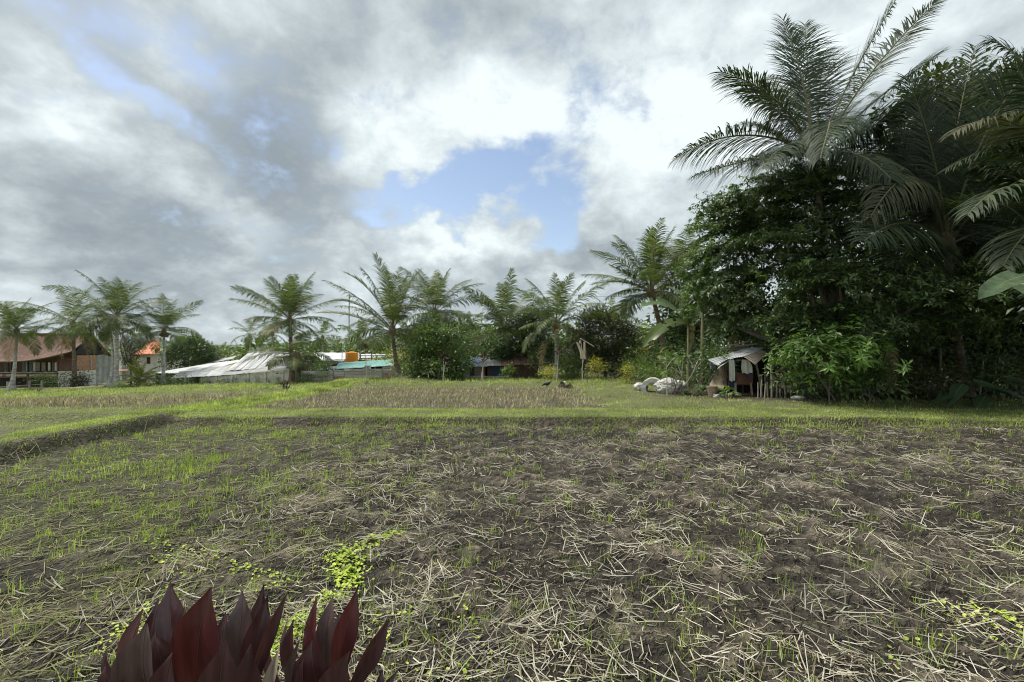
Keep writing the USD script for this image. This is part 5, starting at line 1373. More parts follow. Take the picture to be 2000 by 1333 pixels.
# tin screen beside the palm
t = thing('tin_screen', 'pale grey screen of upright tin sheets between the house and the tallest left palm', 'screen', at(203, 54))
b0, b1 = at(187, 54.0), at(220, 54.5)
for i in range(6):
    a, b = b0 + (b1 - b0) * i / 6, b0 + (b1 - b0) * (i + 1.05) / 6
    top = Z(695 - 2 * math.sin(i), 54)
    part(t, 'tin_sheet', corrugated([a[0], a[1] - 0.02 * (i % 2), a[2] + 0.35], [b[0], b[1] - 0.02 * (i % 2), b[2] + 0.35], [b[0], b[1] + 0.1, top], [a[0], a[1] + 0.1, top], 0.1, 0.015, 3), [TIN, TINWHITE][i % 2])
for a in (b0, b1):
    part(t, 'post', bar(a + [0, 0.15, -0.1], [a[0], a[1] + 0.15, Z(694, 54)], 0.12), BOARD)

# stone edging and rubbish along the far field edge
t = thing('earth_bank', 'pale bare earth bank along the foot of the left palms', 'bank', at(150, 47))
pts = [at(px, 47 + 0.3 * math.sin(px)) for px in range(85, 215, 12)]
part(t, 'bank', tube(np.array(pts) + [0, 0, -0.05], 0.3 * (0.7 + 0.3 * rs.random(len(pts))), 7), plain('bank_earth', (0.22, 0.19, 0.15), (0.36, 0.32, 0.26), 1.5, 0.95, bump=0.5), smooth=40)

# --- house with the new orange roof
yF = 74.0
t = thing('orange_roofed_house', 'grey block house with a bright orange hipped tile roof', 'house', gp(280, yF, gzs(-63, yF)))
xa, xb = (240 - 1000) / F * yF, (311 - 1000) / F * yF
zb = gzs(-63, yF) - 0.5
part(t, 'wall', box_between((xa, yF), (xb, yF), zb, Z(690, yF), 0.25), BLOCK)
part(t, 'wall', box_between((xb, yF), (xb, yF + 6), zb, Z(690, yF), 0.25), BLOCK)
w = part(t, 'window', box_between((-63.0 + 0.2, yF - 0.13), (-62.5 + 0.3, yF - 0.13), Z(711, yF), Z(698, yF), 0.06), BLACK)
part(t, 'pillar', box_between((xa - 0.2, yF - 0.25), (xa + 0.2, yF - 0.25), zb, Z(690, yF), 0.3), WHITE)
part(t, 'lean_to_roof', quad_sheet(gp(224, 72, Z(725, 72)), gp(250, 72, Z(724, 72)), gp(250, 73.8, Z(721, 73.8)), gp(224, 73.8, Z(721, 73.8)), 3, 3, None, 0.08), RUST)
c = [gp(254, yF - 1.2, Z(694, yF - 1)), gp(303, yF - 1.2, Z(691.5, yF - 1)), gp(303, yF + 1.0, Z(680, yF + 1)), gp(276, yF + 1.0, Z(683, yF + 1))]
rf = part(t, 'roof', tiled(c[0], c[1], c[2], c[3], 4), ORANGETILE)
c2 = [gp(276, yF + 1.0, Z(683, yF + 1)), gp(312, yF + 1.0, Z(681, yF + 1)), gp(312, yF + 3.4, Z(667, yF + 3.4)), gp(286, yF + 3.4, Z(667, yF + 3.4))]
part(rf, 'upper_slope', tiled(c2[0], c2[1], c2[2], c2[3], 5), ORANGETILE)
part(rf, 'hip', tube([c[0] + [0, 0, 0.05], c2[0] + [0, 0, 0.08], c2[3] + [0, 0, 0.08]], 0.12, 6), CLAY, smooth=40)
part(rf, 'ridge', tube([c2[3] + [0, 0, 0.06], c2[2] + [0, 0, 0.06]], 0.14, 6), ORANGETILE, smooth=40)
part(rf, 'rear_slope', quad_sheet(c2[3], c2[2], gp(313, yF + 7, Z(690, yF + 7)), gp(270, yF + 7, Z(690, yF + 7)), 3, 3, None, 0.08), ORANGETILE)
part(rf, 'side_slope', quad_sheet(c[0], c2[0], c2[3], gp(270, yF + 7, Z(690, yF + 7)), 3, 3, None, 0.08), ORANGETILE)

# --- the long sheds roofed with tin sheets
rs = np.random.default_rng(72)
t = thing('long_shed', 'long low shed with grey block wall and lean-to roof of weathered tin', 'shed', at(480, 44))
A, B = at(396, 46), at(572, 41)
za, zb_ = Z(737, 46), Z(722.5, 41)
# block wall in courses and piers
n, rows = 11, 5
for k in range(n):
    a, b = A + (B - A) * k / n, A + (B - A) * (k + 0.985) / n
    z_a = za + (zb_ - za) * k / n
    part(t, 'wall_bay', box_between(a, b, a[2] - 0.3, z_a, 0.18), BLOCK)
    if k % 2 == 0:
        part(t, 'pier', box_between(a - [0.09, 0.06, 0], a + [0.09, -0.06, 0], a[2] - 0.3, z_a, 0.3), BLOCK)
for px in (546, 554):
    q = A + (B - A) * (px - 396) / 176
    part(t, 'vent_hole', box_between((q[0] - 0.12, q[1] - 0.08), (q[0] + 0.12, q[1] - 0.08), Z(730, 42), Z(727.8, 42), 0.1), BLACK)
D0 = at(336, 47.5)
part(t, 'post', bar(at(362, 46.6) - [0, 0, 0.2], gp(362, 46.6, Z(738, 46.6)), 0.18), WHITE)
part(t, 'post', bar(at(337, 47.4) - [0, 0, 0.2], gp(337, 47.4, Z(738, 47.4)), 0.14), BOARD)
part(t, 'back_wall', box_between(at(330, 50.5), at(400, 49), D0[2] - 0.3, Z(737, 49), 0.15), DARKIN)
part(t, 'side_wall', box_between(A + [0, 0.1, 0], A + [-1.2, 4.0, 0], A[2] - 0.3, za, 0.15), BLOCK)
# lower lean-to roof along the front
roof_panels(t, gp(333, 46.6, Z(739.5, 46.6)), gp(462, 43.8, Z(732, 43.8)), gp(468, 45.6, Z(722.5, 45.6)), gp(352, 48.6, Z(726, 48.6)), 9, [TINGREY, TINGREY, TIN], rs)
roof_panels(t, gp(460, 43.6, Z(731.6, 43.6)), gp(574, 40.6, Z(720, 40.6)), gp(574, 42.2, Z(714, 42.2)), gp(462, 45.4, Z(724, 45.4)), 8, [TINGREY], rs)
# the pitched roof with its row of bleached sheets
roof_panels(t, gp(441, 45.6, Z(725.5, 45.6)), gp(537, 43.2, Z(718.5, 43.2)), gp(563, 47.5, Z(690, 47.5)), gp(487, 50.0, Z(688.5, 50.0)), 13, [TIN, TINWHITE, TINGREY, TIN], rs, lift=0.05, ragged=0.01)
part(t, 'ridge_cap', bar(gp(486, 50.0, Z(687.5, 50)), gp(564, 47.5, Z(689, 47.5)), 0.35, 0.10), TINWHITE)
gv = np.array([gp(538, 43.4, Z(719, 43.4)), gp(575, 47.0, Z(712, 47)), gp(563, 47.4, Z(691, 47.4))])
part(t, 'gable_sheet', (np.vstack([gv, gv + [0.1, 0.1, 0]]), np.array([[0, 1, 2], [5, 4, 3], [0, 3, 4], [0, 4, 1], [1, 4, 5], [1, 5, 2], [2, 5, 3], [2, 3, 0]])), TINGREY)
roof_panels(t, gp(487, 50.1, Z(688.6, 50.1)), gp(563, 47.6, Z(690, 47.6)), gp(585, 51, Z(708, 51)), gp(500, 54, Z(708, 54)), 5, [TINGREY], rs)

t = thing('low_shed', 'low shed with flat bleached white sheet roofs left of the pitched tin roof', 'shed', at(400, 52))
roof_panels(t, gp(300, 52.5, Z(729, 52.5)), gp(392, 50.5, Z(729, 50.5)), gp(476, 53.5, Z(703, 53.5)), gp(398, 56.5, Z(712, 56.5)), 9, [TINWHITE, TINWHITE, TIN], rs)
roof_panels(t, gp(345, 50, Z(735, 50)), gp(446, 47.4, Z(726, 47.4)), gp(462, 50, Z(712, 50)), gp(390, 52.6, Z(721, 52.6)), 8, [TINGREY, TIN, plain('bamboo_sheet', (0.3, 0.28, 0.2), (0.44, 0.41, 0.31), 3, 0.8)], rs)
roof_panels(t, gp(396, 57, Z(712, 57)), gp(452, 56, Z(702, 56)), gp(462, 60, Z(696, 60)), gp(410, 61, Z(705, 61)), 4, [TIN, TINGREY], rs)
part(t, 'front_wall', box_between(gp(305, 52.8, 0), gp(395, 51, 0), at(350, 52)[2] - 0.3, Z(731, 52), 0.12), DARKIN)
part(t, 'rear_wall', box_between(gp(400, 57.2, 0), gp(478, 54.2, 0), at(440, 56)[2] - 0.3, Z(712, 56), 0.12), BOARD)
for px in (318, 350):
    part(t, 'post', bar(at(px, 52.4) - [0, 0, 0.2], gp(px, 52.4, Z(730, 52.4)), 0.13), BOARD)

t = thing('rear_shed', 'wide pale tin roofed shed behind the orange water tank', 'shed', at(680, 52))
roof_panels(t, gp(628, 50.5, Z(703, 50.5)), gp(700, 50.5, Z(702, 50.5)), gp(700, 55, Z(689.5, 55)), gp(612, 55, Z(689.5, 55)), 8, [TIN, TINWHITE], rs)
roof_panels(t, gp(702, 51, Z(700, 51)), gp(768, 51, Z(699, 51)), gp(768, 54.5, Z(692, 54.5)), gp(702, 54.5, Z(692, 54.5)), 6, [TINWHITE, TIN], rs)
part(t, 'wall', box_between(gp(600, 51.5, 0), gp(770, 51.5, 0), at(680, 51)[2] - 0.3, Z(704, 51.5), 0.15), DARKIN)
for px, a, b in [(704, 692, 702), (726, 691, 706), (748, 693, 706), (735, 694, 700)]:
    part(t, 'rail_post', bar(gp(px, 49, Z(b, 49)), gp(px, 49, Z(a, 49)), 0.12), BOARD)
part(t, 'rail', bar(gp(702, 49, Z(695.5, 49)), gp(765, 49, Z(695, 49)), 0.12), BOARD)
part(t, 'rail', bar(gp(702, 49, Z(700.5, 49)), gp(765, 49, Z(699, 49)), 0.12), BOARD)

t = thing('patched_shed', 'patched shed of grey boards with a low white sheet roof and a blue grey flap', 'shed', at(625, 42))
part(t, 'wall', box_between(gp(585, 42.6, 0), gp(662, 42.4, 0), at(620, 42)[2] - 0.3, Z(706, 42.5), 0.15), BOARD)
for i in range(6):
    z = Z(722 - i * 2.8, 42.4)
    part(t, 'plank', box_between(gp(600, 42.38, 0), gp(660, 42.2, 0), z, z + 0.125, 0.05 + 0.012 * (i % 2)), BOARD)
roof_panels(t, gp(580, 39.2, Z(731, 39.2)), gp(658, 39.2, Z(725, 39.2)), gp(664, 41.9, Z(715, 41.9)), gp(592, 41.9, Z(723, 41.9)), 7, [TINWHITE, TIN], rs, ragged=0.04)
roof_panels(t, gp(576, 40.6, Z(719, 40.6)), gp(598, 40.6, Z(716, 40.6)), gp(602, 42.6, Z(706, 42.6)), gp(578, 42.6, Z(708, 42.6)), 3, [BLUE, TINGREY], rs)
roof_panels(t, gp(600, 42.2, Z(708.5, 42.2)), gp(672, 42.2, Z(706.5, 42.2)), gp(672, 44, Z(703, 44)), gp(600, 44, Z(704, 44)), 6, [TINGREY, TIN], rs)
part(t, 'post', bar(at(582, 39.4) - [0, 0, 0.2], gp(582, 39.4, Z(731, 39.4)), 0.14), BOARD)
part(t, 'post', bar(at(656, 39.4) - [0, 0, 0.2], gp(656, 39.4, Z(726, 39.4)), 0.14), BOARD)

t = thing('open_shelter', 'open shelter under a sea green sheet roof with a grey door leaf', 'shelter', at(705, 40))
roof_panels(t, gp(652, 38.6, Z(721.5, 38.6)), gp(768, 38.6, Z(714.5, 38.6)), gp(768, 41.8, Z(702, 41.8)), gp(662, 41.8, Z(709, 41.8)), 10, [GREENTIN], rs, lift=0.012)
for px in (656, 688, 733, 764):
    part(t, 'post', bar(at(px, 38.9) - [0, 0, 0.2], gp(px, 38.9, Z(719.5 - (px - 656) * 0.05, 38.9)), 0.12), BOARD)
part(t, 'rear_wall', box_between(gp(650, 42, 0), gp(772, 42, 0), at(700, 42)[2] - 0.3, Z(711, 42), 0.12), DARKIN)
d = part(t, 'door_leaf', box_between(gp(712, 38.5, 0), gp(723, 38.5, 0), at(717, 38.5)[2], Z(714.5, 38.5), 0.06), BOARD)
part(d, 'frame', bar(gp(723.5, 38.42, at(723, 38.5)[2]), gp(723.5, 38.42, Z(713.5, 38.42)), 0.08), WHITE)
part(t, 'side_panel', box_between(gp(727, 38.9, 0), gp(766, 38.9, 0), at(745, 39)[2], Z(727, 38.9), 0.08), BOARD)

t = thing('plank_fence', 'fence of long weathered grey planks in front of the green roofed shelter', 'fence', at(690, 37.5))
for seg, (p0, p1) in enumerate([(590, 650), (652, 672), (673, 747), (749, 777)]):
    for k in range(5):
        z0 = at((p0 + p1) / 2, 37.4)[2] + 0.05 + 0.20 * k + rs.normal(0, 0.012)
        a, b = gp(p0, 37.4 - 0.02 * (k % 2), 0), gp(p1, 37.4 - 0.02 * (k % 2), 0)
        part(t, 'plank', box_between(a, b, z0, z0 + 0.185, 0.04), [BOARD, TINGREY, BOARD, RUST][(seg * 2 + k) % 4 if seg in (1, 3) else k % 3])
for px in (590, 651, 673, 710, 748, 777):
    part(t, 'post', bar(at(px, 37.55) - [0, 0, 0.2], at(px, 37.55) + [0, 0, 1.12], 0.10), BOARD)

# the orange tank on its stand
t = thing('water_tank', 'orange plastic water tank standing on posts behind the green roof', 'water tank', at(687, 45))
c = gp(687, 45, Z(707, 45))
r = 11.6 / F * 45
prof = [(0, 0), (r * 0.96, 0), (r, 0.06), (r, 0.30), (r * 1.025, 0.33), (r, 0.36), (r, 0.62), (r * 1.025, 0.65), (r, 0.68), (r, 0.90), (r * 0.93, 0.98), (r * 0.35, 1.04), (r * 0.33, 1.10), (0, 1.12)]
tank = trimesh.creation.revolve(np.array(prof), sections=28); tank.apply_translation(c)
part(t, 'tank', tank, ORANGE, smooth=35)
part(t, 'platform', box_between(c - [r, 0, 0], c + [r, 0, 0], c[2] - 0.12, c[2] - 0.004, 2 * r), BOARD)
for sx in (-0.85, 0.85):
    for sy in (-0.85, 0.85):
        q = c + [sx * r, sy * r, 0]
        part(t, 'leg', bar([q[0], q[1], gzs(q[0], q[1]) - 0.2], [q[0], q[1], c[2] - 0.1], 0.12), BOARD)

# masts
STEEL = plain('grey_steel', (0.25, 0.26, 0.27), (0.38, 0.39, 0.40), 3, 0.5)
t = thing('antenna_mast', 'tall thin lattice mast rising between the far palms', 'mast', at(681, 66))
b, top = at(681, 66), P(682.5, 575, 66)
for sx, sy in ((-0.16, 0), (0.16, 0), (0, 0.2)):
    part(t, 'rail', bar(b + [sx, sy, -0.2], top + [sx * 0.3, sy * 0.3, 0], 0.05), STEEL)
for k in range(14):
    a = b + (top - b) * k / 14; e = b + (top - b) * (k + 1) / 14
    s = 1 - 0.7 * k / 14
    part(t, 'brace', bar(a + [-0.16 * s, 0, 0], e + [0.16 * s, 0, 0], 0.03), STEEL)
t = thing('television_aerial', 'thin pole with a small aerial above the pale tin roof', 'aerial', at(668, 50))
b = gp(668, 50, Z(700, 50))
part(t, 'pole', tube([at(668, 50) - [0, 0, 0.1], b, P(669, 664, 50)], 0.035, 6), STEEL)
part(t, 'boom', bar(P(664, 668, 50), P(674, 667, 50), 0.05), STEEL)
for k in range(4):
    q = P(665 + 2.6 * k, 667.5, 50)
    part(t, 'rod', bar(q - [0, 0.3, 0.22], q + [0, 0.3, 0.22], 0.03), STEEL)
t = thing('bamboo_pole', 'pale yellow bamboo pole leaning right of the large open palm', 'pole', at(792, 32))
part(t, 'pole', tube([at(793, 32) - [0, 0, 0.1], P(790, 720, 32), P(783, 676, 32.3)], [0.06, 0.05, 0.03], 7), plain('yellow_bamboo', (0.45, 0.33, 0.08), (0.60, 0.46, 0.15), 6, 0.5), smooth=40)

# --- rusty roofed shed
rs = np.random.default_rng(74)
t = thing('rusty_shed', 'low dark brown shed with rusty and blue tin roof and a dark blue door', 'shed', at(978, 36))
yS = 36.0
zt = lambda px: Z(715.5 - (px - 905) * 0.042, yS)
n = 11
for k in range(n):
    a, b = 915 + (1050 - 915) * k / n, 915 + (1050 - 915) * (k + 0.98) / n
    if 948 < (a + b) / 2 < 988:
        continue
    part(t, 'wall_board', box_between(gp(a, yS, 0), gp(b, yS, 0), at(a, yS)[2] - 0.2, zt(a) - 0.02, 0.06 + 0.02 * (k % 2)), [BROWNBOARD, BOARD, RUST][k % 3] if k < 3 else BROWNBOARD)
part(t, 'door', box_between(gp(960, yS - 0.05, 0), gp(985, yS - 0.05, 0), at(970, yS)[2], zt(960) - 0.03, 0.06), plain('dark_blue_sheet', (0.012, 0.03, 0.075), (0.025, 0.05, 0.11), 2, 0.6))
part(t, 'wall_board', box_between(gp(948, yS, 0), gp(960, yS, 0), at(950, yS)[2], zt(950) - 0.02, 0.06), BROWNBOARD)
part(t, 'plinth', box_between(gp(914, yS - 0.1, 0), gp(990, yS - 0.1, 0), at(950, yS)[2] - 0.2, Z(734.5, yS), 0.25), BLOCK)
part(t, 'side_wall', box_between(gp(1050, yS + 0.1, 0), gp(1050, yS + 2.6, 0), at(1050, yS)[2], zt(1050) + 0.2, 0.1), BROWNBOARD)
part(t, 'side_wall', box_between(gp(915, yS + 0.1, 0), gp(915, yS + 2.6, 0), at(915, yS)[2], zt(915) + 0.2, 0.1), DARKIN)
N = 12
ms = [BLUE, BLUE, BLUE, TIN, TINWHITE, TINGREY, RUST, RUST, RUST, RUST, RUST, RUST]
for k in range(N):
    a, b = 899 + (1056 - 899) * k / N, 899 + (1056 - 899) * (k + 1.05) / N
    sg = 0.04 * math.sin(k * 1.7)
    part(t, 'roof_sheet', corrugated(gp(a, yS - 0.9, zt(a) - 0.05 + sg), gp(b, yS - 0.9, zt(b) - 0.05 - 0.02 * (k % 2)), gp(b, yS + 2.8, zt(b) + 0.62 + 0.02 * (k % 2)), gp(a, yS + 2.8, zt(a) + 0.62), 0.1, 0.016, 4, 0.02, rs), ms[k])
part(t, 'post', bar(at(909, yS - 0.7) - [0, 0, 0.1], gp(909, yS - 0.7, zt(909) - 0.06), 0.1), BOARD)
chair = plain('grey_plastic', (0.16, 0.17, 0.19), (0.26, 0.27, 0.29), 2, 0.5)
t = thing('barrel', 'grey blue barrel standing under the left roof edge of the rusty shed', 'barrel', at(911, 35.6))
b = at(911, 35.4)
dr = trimesh.creation.revolve(np.array([(0, 0), (0.26, 0), (0.28, 0.05), (0.30, 0.3), (0.31, 0.45), (0.30, 0.62), (0.27, 0.85), (0.25, 0.88), (0, 0.88)]), sections=18); dr.apply_translation(b)
part(t, 'barrel', dr, chair, smooth=40)

# cloth hung on a pole in the field
t = thing('scarecrow', 'pale sacking hung on a crooked pole like a scarecrow', 'scarecrow', at(1137, 26))
y = 26.0
SACK = plain('pale_sacking', (0.44, 0.36, 0.27), (0.60, 0.51, 0.40), 4, 0.9, stretch=(3, 3, 0.8), bump=0.3)
part(t, 'pole', tube([at(1138, y) - [0, 0, 0.1], P(1137, 722, y), P(1139, 700, y), P(1134, 664, y)], [0.035, 0.03, 0.028, 0.02], 7), PALEBARK, smooth=40)
part(t, 'pole', tube([at(1148, y + 0.4) - [0, 0, 0.1], P(1146, 705, y + 0.3), P(1143, 668, y + 0.1)], 0.022, 6), BARK, smooth=40)
part(t, 'crossbar', tube([P(1133, 661, y), P(1147, 669, y), P(1160, 677, y)], 0.016, 6), WHITE, smooth=40)
part(t, 'crossbar', tube([P(1133, 661, y), P(1120, 672, y + 0.2), P(1105, 690, y + 0.5)], 0.015, 6), BARK, smooth=40)


def drape(pts, widths, folds, rs, depth=0.05):
    """A hanging strip of cloth through the given points."""
    p = bezier(pts, 11)
    w = np.interp(np.linspace(0, 1, 11), np.linspace(0, 1, len(widths)), widths)
    u = np.linspace(-0.5, 0.5, 13)
    ph = rs.uniform(0, 6)
    off = depth * np.sin(u[None] * folds * 6.28 + ph + np.linspace(0, 1.2, 11)[:, None]) * np.linspace(0.4, 1, 11)[:, None]
    V = p[:, None] + np.stack([w[:, None] * u[None], off, 0.03 * np.sin(u[None] * 9 + ph) * np.linspace(0, 1, 11)[:, None]], -1)
    i, j = np.meshgrid(np.arange(10), np.arange(12), indexing='ij')
    q = np.stack([i * 13 + j, i * 13 + j + 1, (i + 1) * 13 + j + 1, (i + 1) * 13 + j], -1).reshape(-1, 4)
    V = V.reshape(-1, 3)
    return join((np.vstack([V, V + [0, 0.008, 0]]), np.vstack([q, q[:, ::-1] + len(V)])))


part(t, 'sleeve', drape([P(1127, 669, y - 0.05), P(1131, 677, y - 0.05), P(1136, 690, y - 0.05)], [0.13, 0.16, 0.20], 1.2, rs), SACK, smooth=True)
part(t, 'sleeve', drape([P(1141, 668, y - 0.08), P(1141, 680, y - 0.06), P(1141, 698, y - 0.05)], [0.12, 0.15, 0.16], 1.2, rs), SACK, smooth=True)
part(t, 'sack', drape([P(1136, 684, y - 0.1), P(1138, 690, y - 0.1), P(1139, 701, y - 0.1)], [0.14, 0.30, 0.34], 1.5, rs), SACK, smooth=True)
part(t, 'sack', drape([P(1132, 666, y), P(1133, 668, y), P(1133, 672, y)], [0.08, 0.10, 0.06], 1, rs), SACK, smooth=True)

# a white wall glimpsed behind the bushes
single('white_wall', box_between(at(1106, 44), at(1121, 44), at(1112, 44)[2], Z(681, 44), 0.15), WHITE, 'small white wall glimpsed between the slim palm trunk and the hung sacking', 'wall')

# hen and clods
t = thing('hen', 'black hen pecking at the edge of the stubble field', 'hen', at(1068, 24.5))
h = at(1068, 24.5)
BLACKF = plain('black_feathers', (0.008, 0.008, 0.009), (0.02, 0.02, 0.022), 8, 0.6)
import manifold3d as m3


def hulls(chain):
    """One smooth body from hulls of neighbouring spheres (center, radius)."""
    out = None
    for (a, ra), (b, rb) in chain:
        s = [m3.Manifold.sphere(r_, 20).translate(tuple(map(float, c_))) for c_, r_ in ((a, ra), (b, rb))]
        k = m3.Manifold.batch_hull(s)
        out = k if out is None else out + k
    mm = out.refine_to_length(0.025).to_mesh()
    tm = trimesh.Trimesh(mm.vert_properties[:, :3], mm.tri_verts, process=True)
    trimesh.smoothing.filter_taubin(tm, iterations=8)
    return tm


body = hulls([(((-0.10, 0, 0.20), 0.085), ((0.08, 0, 0.22), 0.10)), (((0.08, 0, 0.22), 0.10), ((0.20, 0, 0.30), 0.035)), (((0.20, 0, 0.30), 0.035), ((0.27, 0, 0.33), 0.02)), (((-0.10, 0, 0.20), 0.08), ((-0.19, 0, 0.17), 0.04)), (((-0.19, 0, 0.17), 0.04), ((-0.24, 0, 0.10), 0.032)), (((-0.24, 0, 0.10), 0.032), ((-0.27, 0, 0.07), 0.012)),
               (((0.02, 0.03, 0.16), 0.05), ((0.02, 0.04, 0.09), 0.018)), (((0.02, 0.04, 0.09), 0.018), ((0.01, 0.04, 0.0), 0.010)), (((0.0, -0.03, 0.16), 0.05), ((0.0, -0.04, 0.09), 0.018)), (((0.0, -0.04, 0.09), 0.018), ((-0.01, -0.04, 0.0), 0.010)), (((-0.01, -0.04, 0.01), 0.010), ((-0.06, -0.04, 0.005), 0.007)), (((0.01, 0.04, 0.01), 0.010), ((-0.04, 0.04, 0.005), 0.007))])
body.apply_scale(1.0); body.apply_translation(h)
part(t, 'body', body, BLACKF, smooth=True)
cb = blob_mesh(h + np.array([-0.24, 0, 0.14]), (0.022, 0.01, 0.02), rs, 1, 0.2)
part(t, 'comb', cb, plain('red_comb', (0.4, 0.02, 0.02)), smooth=True)
t = thing('earth_heap', 'small heap of brown clods with a pale stone at the far side of the stubble', 'heap', at(1105, 24.2))
for k in range(9):
    c = at(1105 + 6.0 * rs.normal(), 24.2 + rs.normal(0, 0.35)) - [0, 0, 0.03]
    part(t, 'clod', blob_mesh(c + [0, 0, 0.08], (rs.uniform(0.06, 0.20), rs.uniform(0.08, 0.15), rs.uniform(0.06, 0.24)), rs, 3, 0.8, 2.4), plain('clod_earth', (0.05, 0.035, 0.025), (0.11, 0.08, 0.06), 6, 0.95, bump=0.5) if k == 0 else '/World/Looks/clod_earth' and UsdShade.Material.Get(stage, '/World/Looks/clod_earth'), smooth=True)
part(t, 'stone', blob_mesh(at(1103, 24.1) + [0, 0, 0.33], (0.06, 0.05, 0.05), rs, 2, 0.3), WHITE, smooth=True)

# --- white pipes, sack and upright dry frond at the path
DIRTYWHITE = plain('lichened_concrete', (0.16, 0.16, 0.14), (0.42, 0.41, 0.38), 4.5, 0.9, c=(0.66, 0.65, 0.62), bump=1.0, bscale=9)
y = 19.6
t = thing('concrete_pipe', 'broken white concrete pipe ring lying on the grass by the path', 'pipe', at(1275, y))
c = P(1274, 764, y); c[2] = gzs(c[0], c[1]) + 0.20
ring = trimesh.creation.annulus(0.27, 0.47, 0.75, sections=40).subdivide().subdivide()
v = np.array(ring.vertices)
v *= (1 + 0.10 * (meshkit.fbm(v * 4.0, 3) - 0.5))[:, None]
ct, st = math.cos(0.35), math.sin(0.35)
v = np.stack([v[:, 0], v[:, 2], v[:, 1] * 0.92], -1)
v = np.stack([v[:, 0] * ct + v[:, 1] * st, v[:, 1] * ct - v[:, 0] * st, v[:, 2] + 0.06 * v[:, 0]], -1) + c
part(t, 'ring', (v, np.array(ring.faces)), DIRTYWHITE, smooth=35)
t = thing('sack_roll', 'bulging dirty white sack under the forked white branches', 'sack', at(1298, 18.9))
c = at(1305, 18.9)
body = blob_mesh(c + [0, 0, 0.26], (0.58, 0.5, 0.36), rs, 5, 0.22, 2.6)
k = body[0]
k[:, 2] = np.maximum(k[:, 2] + 0.03 * np.abs(np.sin(k[:, 0] * 13 + 5 * k[:, 2] + 3 * np.sin(k[:, 1] * 9))), gz(k[:, 0], k[:, 1]) - 0.03)
part(t, 'sack', body, DIRTYWHITE, smooth=True)
part(t, 'neck', blob_mesh(c + [0.55, 0.1, 0.28], (0.32, 0.28, 0.28), rs, 3, 0.3, 2.5), DIRTYWHITE, smooth=True)
part(t, 'tie', tube([c + [0.50 + 0.02 * math.cos(q), -0.02 + 0.33 * math.cos(q) * 0.9, 0.28 + 0.31 * math.sin(q)] for q in np.linspace(0, 6.28, 15)], 0.012, 5, False), BARK)
t = thing('bag', 'small pale plastic bag with a grey end left of the white pipe', 'bag', at(1250, 20.2))
c = at(1249, 20.2)
part(t, 'bag', blob_mesh(c + [0.02, 0, 0.17], (0.30, 0.2, 0.19), rs, 3, 0.35, 2.0), DIRTYWHITE, smooth=True)
part(t, 'grey_end', blob_mesh(c + [0.26, -0.05, 0.17], (0.11, 0.19, 0.20), rs, 3, 0.2), TINGREY, smooth=True)
rsf = np.random.default_rng(5)
m, tint = frond(px_curve(20.4, (1306, 752, 0), (1302, 715, 0), (1292, 672, 0)), 0.62, 11, rsf, 3, 0.12, 0.05, 0.022, 0.10, 0, 0.0, up=(0.1, -1, 0.3), dry=0.75, sweep=(88, 80), vee=0.0)
single('dry_frond', m, PALM, 'upright dry palm frond with level pale leaflets behind the white sack', 'palm frond', tint=tint)
# heap of leaf stalks beside it
t = thing('stick_bundle', 'bundle of thin brown stakes and dry stems leaning right of the white sack', 'stakes', at(1318, 18.4))
for k in range(11):
    b = at(1310 + 2.2 * k, 18.4 + rs.normal(0, 0.12))
    part(t, 'stake', tube([b - [0, 0, 0.05], b + [rs.normal(0, 0.08), 0, 0.35], b + [rs.normal(-0.05, 0.16), rs.normal(0, 0.1), rs.uniform(0.5, 0.95)]], [0.016, 0.014, 0.008], 5), [BARK, STICK, BROWNBOARD][k % 3])

# --- the little tin roofed hut under the huge tree
rs = np.random.default_rng(75)
y = 17.6
t = thing('tin_hut', 'small ramshackle hut under the huge tree with buckled tin roof sheets', 'hut', at(1448, 18.2))
HUTTIN = plain('hut_sheet', (0.42, 0.43, 0.43), (0.64, 0.65, 0.65), 2.5, 0.5, c=(0.80, 0.81, 0.81))
def S(px, py, dy=0.0):
    return P(px, py, y + dy)
sheets = [((1382, 703, 0), (1402, 713, -0.25), (1470, 683, 1.4), (1446, 684, 1.5), HUTTIN), ((1400, 712, -0.1), (1424, 701, -0.15), (1480, 679, 1.4), (1452, 681, 1.5), HUTTIN),
          ((1424, 702, -0.2), (1450, 697, -0.25), (1492, 679, 1.3), (1470, 681, 1.4), HUTTIN), ((1452, 697, -0.2), (1474, 713, -0.55), (1500, 690, 0.6), (1486, 683, 0.8), RUST), ((1401, 721, -0.35), (1407, 713, -0.2), (1430, 700, 0.2), (1422, 702, 0.3), HUTTIN)]
for k, (a, b, c, d, mt) in enumerate(sheets):
    part(t, 'roof_sheet', corrugated(S(*a), S(*b), S(*c), S(*d), 0.076, 0.013, 5, 0.03, rs), mt if mt is not RUST else plain('rust_striped_sheet', (0.26, 0.20, 0.155), (0.44, 0.38, 0.32), 5, 0.75, stretch=(6, 1, 1)), label='rust streaked brown sheet hanging lower' if mt is RUST else None)
for k in range(9):
    a = S(1395 + rs.uniform(0, 60), 690 - rs.uniform(0, 18), 1.2 + rs.uniform(0, 0.6))
    part(t, 'roof_stick', tube([a, a + [0.5, 0.1, 0.04], a + [1.0 + rs.random() * 0.5, rs.uniform(-0.2, 0.2), rs.uniform(0.0, 0.2)]], 0.02 + 0.012 * rs.random(), 5), STICK)
